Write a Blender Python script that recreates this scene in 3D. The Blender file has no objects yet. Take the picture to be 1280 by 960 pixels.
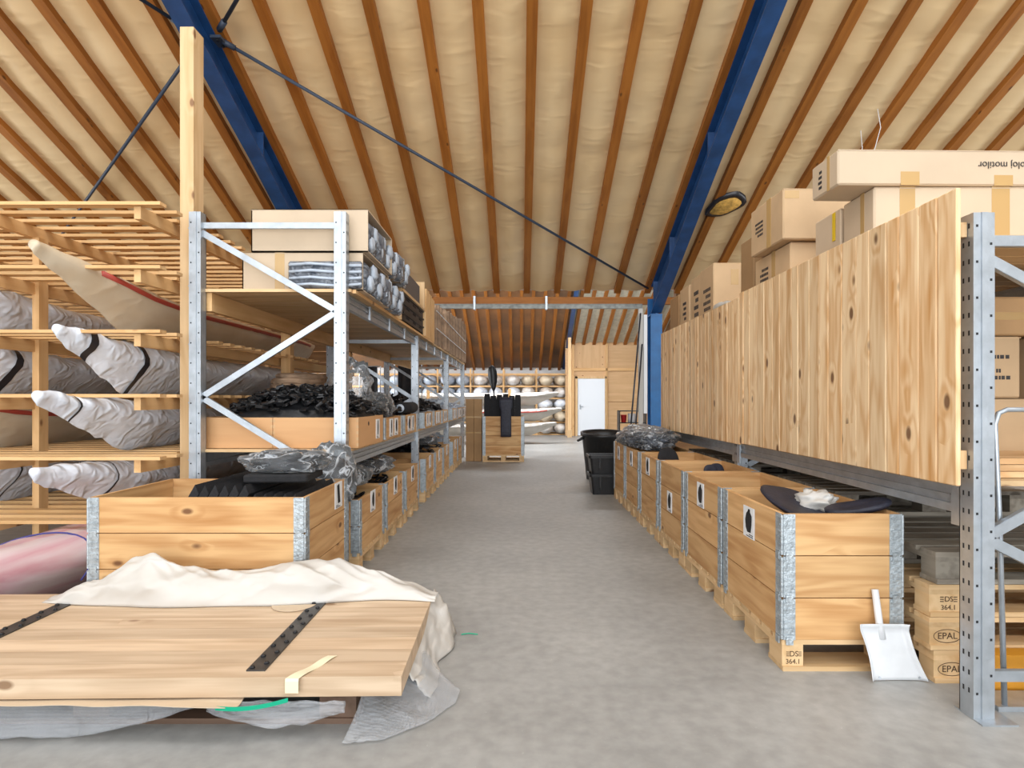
import bpy, math, random
from mathutils import Vector, Matrix, noise
from math import sin, cos, pi, radians, sqrt

# ------------------------------------------------------------------ camera, world, big lights, exposure
scene = bpy.context.scene
COL = scene.collection
CAM_H, FPX = 1.28, 750.0
cam_d = bpy.data.cameras.new('camera')
cam_d.sensor_width = 36.0
cam_d.lens = 36.0 * FPX / 1280.0
cam_d.shift_x = -10.0 / 1280.0
cam_d.shift_y = 20.0 / 1280.0
cam_d.clip_end = 200
cam = bpy.data.objects.new('camera', cam_d)
COL.objects.link(cam)
cam.location = (0, 0, CAM_H)
cam.rotation_euler = (radians(90), 0, 0)
scene.camera = cam

world = bpy.data.worlds.new('sky')
scene.world = world
world.use_nodes = True
world.node_tree.nodes['Background'].inputs[0].default_value = (0.93, 0.96, 1.0, 1)
world.node_tree.nodes['Background'].inputs[1].default_value = 0.9

def area(name, loc, target, sx, sy, power, col=(1, 1, 1)):
    d = bpy.data.lights.new(name, 'AREA')
    d.shape = 'RECTANGLE'; d.size = sx; d.size_y = sy; d.energy = power; d.color = col
    o = bpy.data.objects.new(name, d)
    COL.objects.link(o)
    o.location = loc
    o.rotation_euler = (Vector(target) - Vector(loc)).to_track_quat('-Z', 'Y').to_euler()
    return o
# daylight: skylights in the roof slope behind the camera, open gate at the end; ridge and side fill lamps are added
area('skylight_daylight', (0.0, -4.6, 6.6), (0.0, 1.5, 0.0), 15, 5, 420, (0.94, 0.97, 1.0))
area('ridge_fill', (0.0, 1.6, 7.1), (0.0, 5.2, 0.0), 15, 2.6, 430, (0.94, 0.97, 1.0))  # unseen lamp under the ridge, added to even out the light along the aisle
area('gate_daylight', (0.0, -9.5, 2.2), (0.0, 6.0, 3.6), 16, 4.4, 1050, (0.94, 0.97, 1.0))
area('side_fill', (-11.5, 6.0, 2.6), (0.0, 7.0, 2.6), 9, 2.2, 260, (0.94, 0.97, 1.0))  # side fill added for even light; this wall has no window
area('side_fill', (11.5, 6.0, 2.6), (0.0, 7.0, 2.6), 9, 2.2, 260, (0.94, 0.97, 1.0))  # matching added fill from the right side
# daylight in the second hall: ridge skylight and window in its side wall
area('hall_skylight_daylight', (0.5, 16.2, 4.45), (0.5, 17.2, 0.0), 7, 1.6, 500, (0.94, 0.97, 1.0))
area('hall_window_daylight', (-8.6, 17.5, 1.9), (0.0, 18.5, 1.2), 5, 2.6, 680, (0.94, 0.97, 1.0))

scene.view_settings.view_transform = 'Standard'
scene.view_settings.look = 'None'
scene.view_settings.gamma = 1
scene.view_settings.use_curve_mapping = False
scene.view_settings.exposure = 0.12

R = random.Random(7)
def W(px, py, d):
    """point at depth d that the photograph shows at (px, py): used for measuring sizes"""
    return Vector(((px - 650.0) / FPX * d, d, CAM_H + (500.0 - py) / FPX * d))

# ------------------------------------------------------------------ materials
MATS = {}
def newmat(name):
    m = bpy.data.materials.new(name)
    m.use_nodes = True
    nt = m.node_tree
    return m, nt, nt.nodes, nt.links, nt.nodes['Principled BSDF']

def mat(name, col, rough=0.6, metal=0.0, noise_amt=0.0, noise_scale=8.0, bump=0.0, bump_scale=40.0, stretch=(1, 1, 1), trans=0.0, alpha=1.0, spec=0.5, var=0.0, coat=0.0, sheen=0.0):
    if name in MATS: return MATS[name]
    m, nt, N, L, B = newmat(name)
    B.inputs['Base Color'].default_value = (*col, 1)
    B.inputs['Roughness'].default_value = rough
    B.inputs['Metallic'].default_value = metal
    B.inputs['Specular IOR Level'].default_value = spec
    B.inputs['Coat Weight'].default_value = coat
    tc = N.new('ShaderNodeTexCoord'); mp = N.new('ShaderNodeMapping')
    mp.inputs['Scale'].default_value = stretch
    L.new(tc.outputs['Object'], mp.inputs['Vector'])
    csock = None
    if noise_amt > 0:
        n = N.new('ShaderNodeTexNoise'); n.inputs['Scale'].default_value = noise_scale; n.inputs['Detail'].default_value = 5
        L.new(mp.outputs[0], n.inputs['Vector'])
        r = N.new('ShaderNodeValToRGB')
        r.color_ramp.elements[0].position = 0.3; r.color_ramp.elements[1].position = 0.7
        lo = tuple(max(0, c * (1 - noise_amt)) for c in col); hi = tuple(min(1, c * (1 + noise_amt)) for c in col)
        r.color_ramp.elements[0].color = (*lo, 1); r.color_ramp.elements[1].color = (*hi, 1)
        L.new(n.outputs['Fac'], r.inputs['Fac'])
        csock = r.outputs['Color']
    if var > 0:
        oi = N.new('ShaderNodeObjectInfo'); hs = N.new('ShaderNodeHueSaturation')
        mr = N.new('ShaderNodeMapRange'); mr.inputs['To Min'].default_value = 1 - var; mr.inputs['To Max'].default_value = 1 + var
        L.new(oi.outputs['Random'], mr.inputs['Value']); L.new(mr.outputs[0], hs.inputs['Value'])
        if csock: L.new(csock, hs.inputs['Color'])
        else: hs.inputs['Color'].default_value = (*col, 1)
        csock = hs.outputs['Color']
    if csock: L.new(csock, B.inputs['Base Color'])
    if bump > 0:
        n2 = N.new('ShaderNodeTexNoise'); n2.inputs['Scale'].default_value = bump_scale; n2.inputs['Detail'].default_value = 4
        L.new(mp.outputs[0], n2.inputs['Vector'])
        b = N.new('ShaderNodeBump'); b.inputs['Strength'].default_value = bump; b.inputs['Distance'].default_value = 0.02
        L.new(n2.outputs['Fac'], b.inputs['Height']); L.new(b.outputs[0], B.inputs['Normal'])
    if trans > 0:
        tr = N.new('ShaderNodeBsdfTranslucent'); tr.inputs['Color'].default_value = (*col, 1)
        mx = N.new('ShaderNodeMixShader'); mx.inputs['Fac'].default_value = trans
        L.new(B.outputs[0], mx.inputs[1]); L.new(tr.outputs[0], mx.inputs[2])
        L.new(mx.outputs[0], N['Material Output'].inputs['Surface'])
    if alpha < 1:
        tp = N.new('ShaderNodeBsdfTransparent')
        mx = N.new('ShaderNodeMixShader'); mx.inputs['Fac'].default_value = alpha
        L.new(tp.outputs[0], mx.inputs[1]); L.new(B.outputs[0], mx.inputs[2])
        L.new(mx.outputs[0], N['Material Output'].inputs['Surface'])
    MATS[name] = m
    return m

WOODS = {  # light, dark grain, knot colour, knot amount, ring frequency, value variation
    'pine':    ((0.74, 0.51, 0.28), (0.50, 0.26, 0.10), (0.16, 0.06, 0.025), 0.22, 26, 0.10),
    'pinewall': ((0.88, 0.66, 0.405), (0.58, 0.30, 0.105), (0.11, 0.04, 0.015), 0.34, 30, 0.12),
    'pallet':  ((0.70, 0.49, 0.27), (0.56, 0.35, 0.16), (0.20, 0.09, 0.04), 0.12, 20, 0.14),
    'collar':  ((0.69, 0.43, 0.20), (0.44, 0.21, 0.07), (0.12, 0.045, 0.018), 0.10, 22, 0.10),
    'rafter':  ((0.37, 0.135, 0.022), (0.23, 0.072, 0.010), (0.10, 0.035, 0.01), 0.25, 12, 0.12),
    'slat':    ((0.72, 0.46, 0.22), (0.58, 0.33, 0.13), (0.16, 0.06, 0.02), 0.2, 16, 0.10),
    'oak':     ((0.66, 0.505, 0.35), (0.43, 0.295, 0.18), (0.22, 0.12, 0.06), 0.07, 16, 0.13),
    'ply':     ((0.66, 0.43, 0.23), (0.57, 0.35, 0.17), (0.26, 0.11, 0.04), 0.12, 10, 0.06),
    'beech':   ((0.66, 0.38, 0.18), (0.60, 0.33, 0.15), (0.40, 0.2, 0.09), 0.0, 14, 0.04),
    'grey':    ((0.30, 0.27, 0.22), (0.14, 0.115, 0.09), (0.06, 0.045, 0.03), 0.3, 24, 0.25),
    'brown':   ((0.25, 0.13, 0.05), (0.16, 0.075, 0.028), (0.05, 0.02, 0.01), 0.3, 14, 0.15),
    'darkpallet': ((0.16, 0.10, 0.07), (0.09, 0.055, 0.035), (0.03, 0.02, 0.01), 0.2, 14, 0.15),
}
def wood(kind, axis='x'):
    key = 'wood_%s_%s' % (kind, axis)
    if key in MATS: return MATS[key]
    light, dark, knot, kn, freq, var = WOODS[kind]
    m, nt, N, L, B = newmat(key)
    B.inputs['Roughness'].default_value = 0.55
    B.inputs['Specular IOR Level'].default_value = 0.3
    tc = N.new('ShaderNodeTexCoord'); oi = N.new('ShaderNodeObjectInfo')
    mul = N.new('ShaderNodeVectorMath'); mul.operation = 'SCALE'
    comb = N.new('ShaderNodeCombineXYZ')
    for i, k in enumerate((37.0, 53.0, 71.0)):
        mm = N.new('ShaderNodeMath'); mm.operation = 'MULTIPLY'; mm.inputs[1].default_value = k
        L.new(oi.outputs['Random'], mm.inputs[0]); L.new(mm.outputs[0], comb.inputs[i])
    add = N.new('ShaderNodeVectorMath'); add.operation = 'ADD'
    L.new(tc.outputs['Object'], add.inputs[0]); L.new(comb.outputs[0], add.inputs[1])
    def mapped(al, ac, flat=False):
        mp = N.new('ShaderNodeMapping')
        s = [ac, ac, ac]; s['xyz'.index(axis)] = al
        if flat: s[{'x': 1, 'y': 0, 'z': 0}[axis]] = 0.0
        mp.inputs['Scale'].default_value = s
        L.new(add.outputs[0], mp.inputs['Vector'])
        return mp
    mp = mapped(0.9, 6.0)
    n = N.new('ShaderNodeTexNoise'); n.inputs['Scale'].default_value = 1.0; n.inputs['Detail'].default_value = 2.5
    L.new(mp.outputs[0], n.inputs['Vector'])
    # knots bend the rings
    mk = mapped(4.6, 8.5, kind in ('pinewall', 'collar', 'pine'))
    v = N.new('ShaderNodeTexVoronoi'); v.inputs['Scale'].default_value = 1.0
    L.new(mk.outputs[0], v.inputs['Vector'])
    sep = N.new('ShaderNodeSeparateColor'); L.new(v.outputs['Color'], sep.inputs[0])
    gate = N.new('ShaderNodeMath'); gate.operation = 'LESS_THAN'; gate.inputs[1].default_value = kn
    L.new(sep.outputs[0], gate.inputs[0])
    kb = N.new('ShaderNodeMapRange'); kb.inputs['From Min'].default_value = 0.11; kb.inputs['From Max'].default_value = 0.19
    kb.inputs['To Min'].default_value = 1.0; kb.inputs['To Max'].default_value = 0.0
    L.new(v.outputs['Distance'], kb.inputs['Value'])
    kfac = N.new('ShaderNodeMath'); kfac.operation = 'MULTIPLY'
    L.new(kb.outputs[0], kfac.inputs[0]); L.new(gate.outputs[0], kfac.inputs[1])
    bend = N.new('ShaderNodeMapRange'); bend.inputs['From Max'].default_value = 0.5
    bend.inputs['To Min'].default_value = 0.2; bend.inputs['To Max'].default_value = 0.0
    L.new(v.outputs['Distance'], bend.inputs['Value'])
    bg = N.new('ShaderNodeMath'); bg.operation = 'MULTIPLY'; L.new(bend.outputs[0], bg.inputs[0]); L.new(gate.outputs[0], bg.inputs[1])
    ph = N.new('ShaderNodeMath'); ph.operation = 'ADD'; L.new(n.outputs['Fac'], ph.inputs[0]); L.new(bg.outputs[0], ph.inputs[1])
    ph2 = N.new('ShaderNodeMath'); ph2.operation = 'MULTIPLY'; ph2.inputs[1].default_value = freq * 1.6
    L.new(ph.outputs[0], ph2.inputs[0])
    sn = N.new('ShaderNodeMath'); sn.operation = 'SINE'; L.new(ph2.outputs[0], sn.inputs[0])
    mp2 = mapped(3.0, 60.0)
    nf = N.new('ShaderNodeTexNoise'); nf.inputs['Scale'].default_value = 1.0; nf.inputs['Detail'].default_value = 3
    L.new(mp2.outputs[0], nf.inputs['Vector'])
    g1 = N.new('ShaderNodeMath'); g1.operation = 'MULTIPLY_ADD'; g1.inputs[1].default_value = 0.22; g1.inputs[2].default_value = 0.05
    L.new(sn.outputs[0], g1.inputs[0])
    mp3 = mapped(0.35, 13.0)
    nl = N.new('ShaderNodeTexNoise'); nl.inputs['Scale'].default_value = 1.0; nl.inputs['Detail'].default_value = 1
    L.new(mp3.outputs[0], nl.inputs['Vector'])
    g0 = N.new('ShaderNodeMath'); g0.operation = 'MULTIPLY_ADD'; g0.inputs[1].default_value = 1.5; g0.inputs[2].default_value = -0.85
    L.new(nl.outputs['Fac'], g0.inputs[0])
    g3 = N.new('ShaderNodeMath'); g3.operation = 'ADD'; L.new(g0.outputs[0], g3.inputs[0]); L.new(g1.outputs[0], g3.inputs[1])
    g2 = N.new('ShaderNodeMath'); g2.operation = 'MULTIPLY_ADD'; g2.inputs[1].default_value = 0.75
    L.new(nf.outputs['Fac'], g2.inputs[0]); L.new(g3.outputs[0], g2.inputs[2])
    mx = N.new('ShaderNodeMix'); mx.data_type = 'RGBA'; mx.clamp_factor = True
    mx.inputs[6].default_value = (*light, 1); mx.inputs[7].default_value = (*dark, 1)
    L.new(g2.outputs[0], mx.inputs[0])
    mx2 = N.new('ShaderNodeMix'); mx2.data_type = 'RGBA'; mx2.inputs[7].default_value = (*knot, 1)
    kk = N.new('ShaderNodeMath'); kk.operation = 'MULTIPLY'; kk.inputs[1].default_value = 0.85; L.new(kfac.outputs[0], kk.inputs[0])
    L.new(kk.outputs[0], mx2.inputs[0]); L.new(mx.outputs[2], mx2.inputs[6])
    hs = N.new('ShaderNodeHueSaturation'); mr = N.new('ShaderNodeMapRange')
    mr.inputs['To Min'].default_value = 1 - var; mr.inputs['To Max'].default_value = 1 + var
    L.new(oi.outputs['Random'], mr.inputs['Value']); L.new(mr.outputs[0], hs.inputs['Value'])
    L.new(mx2.outputs[2], hs.inputs['Color']); L.new(hs.outputs[0], B.inputs['Base Color'])
    bp = N.new('ShaderNodeBump'); bp.inputs['Strength'].default_value = 0.12; bp.inputs['Distance'].default_value = 0.003
    L.new(g2.outputs[0], bp.inputs['Height']); L.new(bp.outputs[0], B.inputs['Normal'])
    MATS[key] = m
    return m

def wrap_mat(name, col, scale=(1.6, 5.0, 7.0), strength=0.8, rough=0.35, dist=0.04, col2=None, spec=0.5, trans=0.0, alpha=1.0, bscale=4.0, crease=False, bubbles=False):
    """creased plastic film: folded look from ridged noise"""
    if name in MATS: return MATS[name]
    m, nt, N, L, B = newmat(name)
    B.inputs['Roughness'].default_value = rough
    B.inputs['Specular IOR Level'].default_value = spec
    tc = N.new('ShaderNodeTexCoord'); mp = N.new('ShaderNodeMapping'); mp.inputs['Scale'].default_value = scale
    mp.inputs['Rotation'].default_value = (0.3, 0.5, 0.2)
    L.new(tc.outputs['Object'], mp.inputs['Vector'])
    n = N.new('ShaderNodeTexNoise'); n.noise_type = 'RIDGED_MULTIFRACTAL'; n.inputs['Scale'].default_value = bscale; n.inputs['Detail'].default_value = 4
    n.inputs['Distortion'].default_value = 0.6
    L.new(mp.outputs[0], n.inputs['Vector'])
    b = N.new('ShaderNodeBump'); b.inputs['Strength'].default_value = strength; b.inputs['Distance'].default_value = dist
    L.new(n.outputs['Fac'], b.inputs['Height']); L.new(b.outputs[0], B.inputs['Normal'])
    if bubbles:
        vb = N.new('ShaderNodeTexVoronoi'); vb.inputs['Scale'].default_value = 75.0; vb.inputs['Randomness'].default_value = 0.25
        L.new(tc.outputs['Object'], vb.inputs['Vector'])
        b2 = N.new('ShaderNodeBump'); b2.invert = True; b2.inputs['Strength'].default_value = 0.6; b2.inputs['Distance'].default_value = 0.01
        L.new(vb.outputs['Distance'], b2.inputs['Height']); L.new(b.outputs[0], b2.inputs['Normal']); L.new(b2.outputs[0], B.inputs['Normal'])
    n2 = N.new('ShaderNodeTexNoise'); n2.inputs['Scale'].default_value = 3.0; n2.inputs['Detail'].default_value = 4
    L.new(mp.outputs[0], n2.inputs['Vector'])
    r = N.new('ShaderNodeValToRGB'); r.color_ramp.elements[0].position = 0.35; r.color_ramp.elements[1].position = 0.65
    c2 = col2 or tuple(c * 0.86 for c in col)
    r.color_ramp.elements[0].color = (*c2, 1); r.color_ramp.elements[1].color = (*col, 1)
    L.new(n2.outputs['Fac'], r.inputs['Fac']); L.new(r.outputs[0], B.inputs['Base Color'])
    out = B.outputs[0]
    if trans > 0:
        tr = N.new('ShaderNodeBsdfTranslucent'); tr.inputs['Color'].default_value = (*col, 1)
        mx = N.new('ShaderNodeMixShader'); mx.inputs['Fac'].default_value = trans
        L.new(out, mx.inputs[1]); L.new(tr.outputs[0], mx.inputs[2]); out = mx.outputs[0]
    if alpha < 1:
        tp = N.new('ShaderNodeBsdfTransparent')
        ra = N.new('ShaderNodeMapRange'); ra.inputs['From Min'].default_value = 0.65; ra.inputs['From Max'].default_value = 1.15
        ra.inputs['To Min'].default_value = alpha * 0.30; ra.inputs['To Max'].default_value = min(1, alpha * 2.0)
        L.new(n.outputs['Fac'], ra.inputs['Value'])
        fac = ra.outputs[0]
        if crease:   # film: clear except at creases and glancing angles
            nc = N.new('ShaderNodeTexNoise'); nc.inputs['Scale'].default_value = 2.1; nc.inputs['Detail'].default_value = 1.5; nc.inputs['Distortion'].default_value = 1.0
            L.new(mp.outputs[0], nc.inputs['Vector'])
            sb = N.new('ShaderNodeMath'); sb.operation = 'SUBTRACT'; sb.inputs[1].default_value = 0.5; L.new(nc.outputs['Fac'], sb.inputs[0])
            ab = N.new('ShaderNodeMath'); ab.operation = 'ABSOLUTE'; L.new(sb.outputs[0], ab.inputs[0])
            mr = N.new('ShaderNodeMapRange'); mr.inputs['From Max'].default_value = 0.035; mr.inputs['To Min'].default_value = 0.6; mr.inputs['To Max'].default_value = alpha
            L.new(ab.outputs[0], mr.inputs['Value'])
            fr = N.new('ShaderNodeFresnel'); fr.inputs['IOR'].default_value = 1.5; L.new(b.outputs[0], fr.inputs['Normal'])
            mxm = N.new('ShaderNodeMath'); mxm.operation = 'MAXIMUM'; L.new(mr.outputs[0], mxm.inputs[0]); L.new(fr.outputs[0], mxm.inputs[1])
            fac = mxm.outputs[0]
        mx = N.new('ShaderNodeMixShader'); L.new(fac, mx.inputs['Fac'])
        L.new(tp.outputs[0], mx.inputs[1]); L.new(out, mx.inputs[2]); out = mx.outputs[0]
    L.new(out, N['Material Output'].inputs['Surface'])
    MATS[name] = m
    return m

def concrete():
    m, nt, N, L, B = newmat('concrete')
    tc = N.new('ShaderNodeTexCoord')
    def nz(scale, detail, lo, hi, c0, c1):
        n = N.new('ShaderNodeTexNoise'); n.inputs['Scale'].default_value = scale; n.inputs['Detail'].default_value = detail
        L.new(tc.outputs['Object'], n.inputs['Vector'])
        r = N.new('ShaderNodeValToRGB'); r.color_ramp.elements[0].position = lo; r.color_ramp.elements[1].position = hi
        r.color_ramp.elements[0].color = (c0, c0, c0, 1); r.color_ramp.elements[1].color = (c1, c1, c1, 1)
        L.new(n.outputs['Fac'], r.inputs['Fac']); return r, n
    a, na = nz(0.9, 7, 0.3, 0.72, 0.74, 1.08)
    b, nb = nz(14, 6, 0.35, 0.7, 0.86, 1.07)
    c, nc = nz(60, 2, 0.70, 0.76, 1.0, 1.18)
    base = N.new('ShaderNodeRGB'); base.outputs[0].default_value = (0.385, 0.385, 0.372, 1)
    cur = base.outputs[0]
    for r in (a, b, c):
        mx = N.new('ShaderNodeMix'); mx.data_type = 'RGBA'; mx.blend_type = 'MULTIPLY'; mx.inputs[0].default_value = 1
        L.new(cur, mx.inputs[6]); L.new(r.outputs[0], mx.inputs[7]); cur = mx.outputs[2]
    L.new(cur, B.inputs['Base Color'])
    rr = N.new('ShaderNodeMapRange'); rr.inputs['To Min'].default_value = 0.32; rr.inputs['To Max'].default_value = 0.6
    L.new(na.outputs['Fac'], rr.inputs['Value']); L.new(rr.outputs[0], B.inputs['Roughness'])
    bp = N.new('ShaderNodeBump'); bp.inputs['Strength'].default_value = 0.08; bp.inputs['Distance'].default_value = 0.01
    L.new(nb.outputs['Fac'], bp.inputs['Height']); L.new(bp.outputs[0], B.inputs['Normal'])
    MATS['concrete'] = m
    return m
concrete()

def membrane(name, c0, c1, rough=0.32):
    m, nt, N, L, B = newmat(name)
    tc = N.new('ShaderNodeTexCoord')
    n = N.new('ShaderNodeTexNoise'); n.inputs['Scale'].default_value = 0.8; n.inputs['Detail'].default_value = 6
    L.new(tc.outputs['Object'], n.inputs['Vector'])
    r = N.new('ShaderNodeValToRGB'); r.color_ramp.elements[0].position = 0.3; r.color_ramp.elements[1].position = 0.7
    r.color_ramp.elements[0].color = (*c0, 1); r.color_ramp.elements[1].color = (*c1, 1)
    L.new(n.outputs['Fac'], r.inputs['Fac']); L.new(r.outputs[0], B.inputs['Base Color'])
    B.inputs['Roughness'].default_value = rough
    B.inputs['Specular IOR Level'].default_value = 0.45
    mp = N.new('ShaderNodeMapping'); mp.inputs['Scale'].default_value = (0.9, 3.2, 3.2); mp.inputs['Rotation'].default_value = (0, 0, 0.8)
    L.new(tc.outputs['Object'], mp.inputs['Vector'])
    w = N.new('ShaderNodeTexNoise'); w.noise_type = 'RIDGED_MULTIFRACTAL'; w.inputs['Scale'].default_value = 2.6; w.inputs['Detail'].default_value = 2.5; w.inputs['Distortion'].default_value = 0.35
    L.new(mp.outputs[0], w.inputs['Vector'])
    bp = N.new('ShaderNodeBump'); bp.inputs['Strength'].default_value = 0.2; bp.inputs['Distance'].default_value = 0.045
    L.new(w.outputs['Fac'], bp.inputs['Height']); L.new(bp.outputs[0], B.inputs['Normal'])
    MATS[name] = m
    return m
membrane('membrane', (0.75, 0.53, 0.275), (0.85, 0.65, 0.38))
membrane('membrane_dirty_glow', (0.13, 0.085, 0.055), (0.46, 0.22, 0.08), 0.5)  # brown dirt; the orange glow on this roof is painted into the lighter colour

GALV = mat('galvanised_steel', (0.43, 0.47, 0.51), 0.36, 0.65, 0.12, 14, 0.05, 60)
GALV2 = mat('galvanised_hinge', (0.42, 0.47, 0.50), 0.40, 0.5, 0.25, 30, 0.3, 60)
DARKHOLE = mat('dark_hole', (0.015, 0.015, 0.017), 0.8)
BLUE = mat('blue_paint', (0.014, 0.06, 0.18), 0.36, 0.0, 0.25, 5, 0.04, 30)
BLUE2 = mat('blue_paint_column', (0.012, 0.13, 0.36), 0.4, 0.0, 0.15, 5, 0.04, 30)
RODM = mat('tie_rod_paint', (0.03, 0.045, 0.075), 0.5)
CARD = mat('cardboard', (0.54, 0.37, 0.21), 0.75, 0, 0.08, 4, 0.03, 60, var=0.1)
CARDL = mat('cardboard_pale', (0.57, 0.445, 0.31), 0.6, 0, 0.05, 4, 0.05, 20, var=0.05)
CARDB = mat('cardboard_brown', (0.40, 0.24, 0.11), 0.75, 0, 0.1, 4, 0.05, 20, var=0.12)
TAPE = mat('packing_tape', (0.50, 0.32, 0.13), 0.25, spec=0.6)
INK = mat('print_ink', (0.035, 0.03, 0.03), 0.7)
INKP = mat('pallet_stamp', (0.09, 0.05, 0.025), 0.8)
CARDW = mat('label_paper', (0.80, 0.82, 0.84), 0.5)
BLACK = mat('black_plastic', (0.011, 0.0115, 0.013), 0.38, 0, 0.3, 20, 0.1, 40)
FOAM = mat('black_foam', (0.012, 0.0125, 0.015), 0.85, 0, 0.3, 30, 0.25, 120, var=0.25)
NAVY = mat('navy_pad', (0.018, 0.020, 0.036), 0.55, 0, 0.3, 20, 0.15, 60)
STEELBAR = mat('dark_flat_steel', (0.075, 0.072, 0.07), 0.45, 0.6, 0.25, 8)
BOLT = mat('black_bolt', (0.02, 0.02, 0.022), 0.4, 0.5)
WHITE = mat('white_enamel', (0.70, 0.72, 0.74), 0.35, 0, 0.05, 12)
DOORW = mat('white_door_paint', (0.80, 0.85, 0.90), 0.4)
GREEN = mat('green_strap', (0.0, 0.36, 0.20), 0.35)
MASK = mat('masking_tape', (0.82, 0.74, 0.52), 0.6)
SILVER = wrap_mat('silver_wrap', (0.80, 0.86, 0.95), (1.0, 2.6, 2.2), 0.5, 0.32, 0.05, bscale=5.5)
GREYWRAP = wrap_mat('grey_wrap', (0.72, 0.76, 0.84), (1.0, 2.6, 2.2), 0.5, 0.34, 0.05, bscale=5.5)
CREAM = wrap_mat('cream_wrap', (0.66, 0.57, 0.43), (0.7, 1.6, 2.4), 0.28, 0.36, 0.03, (0.62, 0.51, 0.36))
PINK = wrap_mat('pink_wrap', (0.72, 0.60, 0.62), (2.8, 0.22, 2.8), 0.3, 0.25, 0.02, (0.62, 0.33, 0.38), bscale=2.2)
FARWRAP = wrap_mat('pale_wrap', (0.78, 0.77, 0.75), (2, 2, 2), 0.6, 0.45, 0.04, (0.62, 0.55, 0.48))
FARWRAPB = wrap_mat('bluish_wrap', (0.50, 0.57, 0.66), (2, 2, 2), 0.6, 0.4, 0.04)
FOAMSHEET = wrap_mat('white_foam_sheet', (0.72, 0.71, 0.68), (0.8, 1.8, 1.6), 0.8, 0.42, 0.05, (0.63, 0.60, 0.55), trans=0.15, bscale=3.0)
BUBBLE = wrap_mat('bubble_wrap', (0.72, 0.75, 0.79), (3, 3, 3), 0.7, 0.28, 0.03, (0.62, 0.65, 0.68), trans=0.15, alpha=0.9, bubbles=True)
CLEAR = wrap_mat('clear_bag', (0.74, 0.78, 0.82), (3, 3, 3), 0.6, 0.10, 0.05, (0.66, 0.70, 0.74), alpha=0.10, bscale=2.0, spec=0.9, crease=True)
GREYBAG = wrap_mat('grey_bagged_foam', (0.15, 0.17, 0.20), (4, 4, 4), 0.9, 0.22, 0.04, (0.07, 0.08, 0.10), spec=0.8)
RED = mat('red_trim', (0.45, 0.07, 0.05), 0.45)
REDP = mat('red_plastic', (0.6, 0.03, 0.03), 0.4)
GELCOAT = wrap_mat('grey_hull', (0.48, 0.45, 0.40), (1, 1, 1), 0.1, 0.35, 0.01, (0.40, 0.37, 0.32))
TAPEB = mat('black_tape', (0.02, 0.02, 0.025), 0.3)
ROPE = mat('blue_rope', (0.05, 0.05, 0.22), 0.7)
INSUL = mat('insulation', (0.62, 0.60, 0.48), 0.85, 0, 0.15, 9, 0.4, 14)
YELLOW = mat('yellow_foam', (0.62, 0.36, 0.08), 0.8, 0, 0.4, 14, 0.8, 25)
BROWNPAPER = mat('kraft_sheet', (0.34, 0.23, 0.15), 0.8, 0, 0.35, 10, 0.3, 30, var=0.25)
WHITEWALL = mat('white_wall', (0.75, 0.75, 0.74), 0.8)

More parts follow.
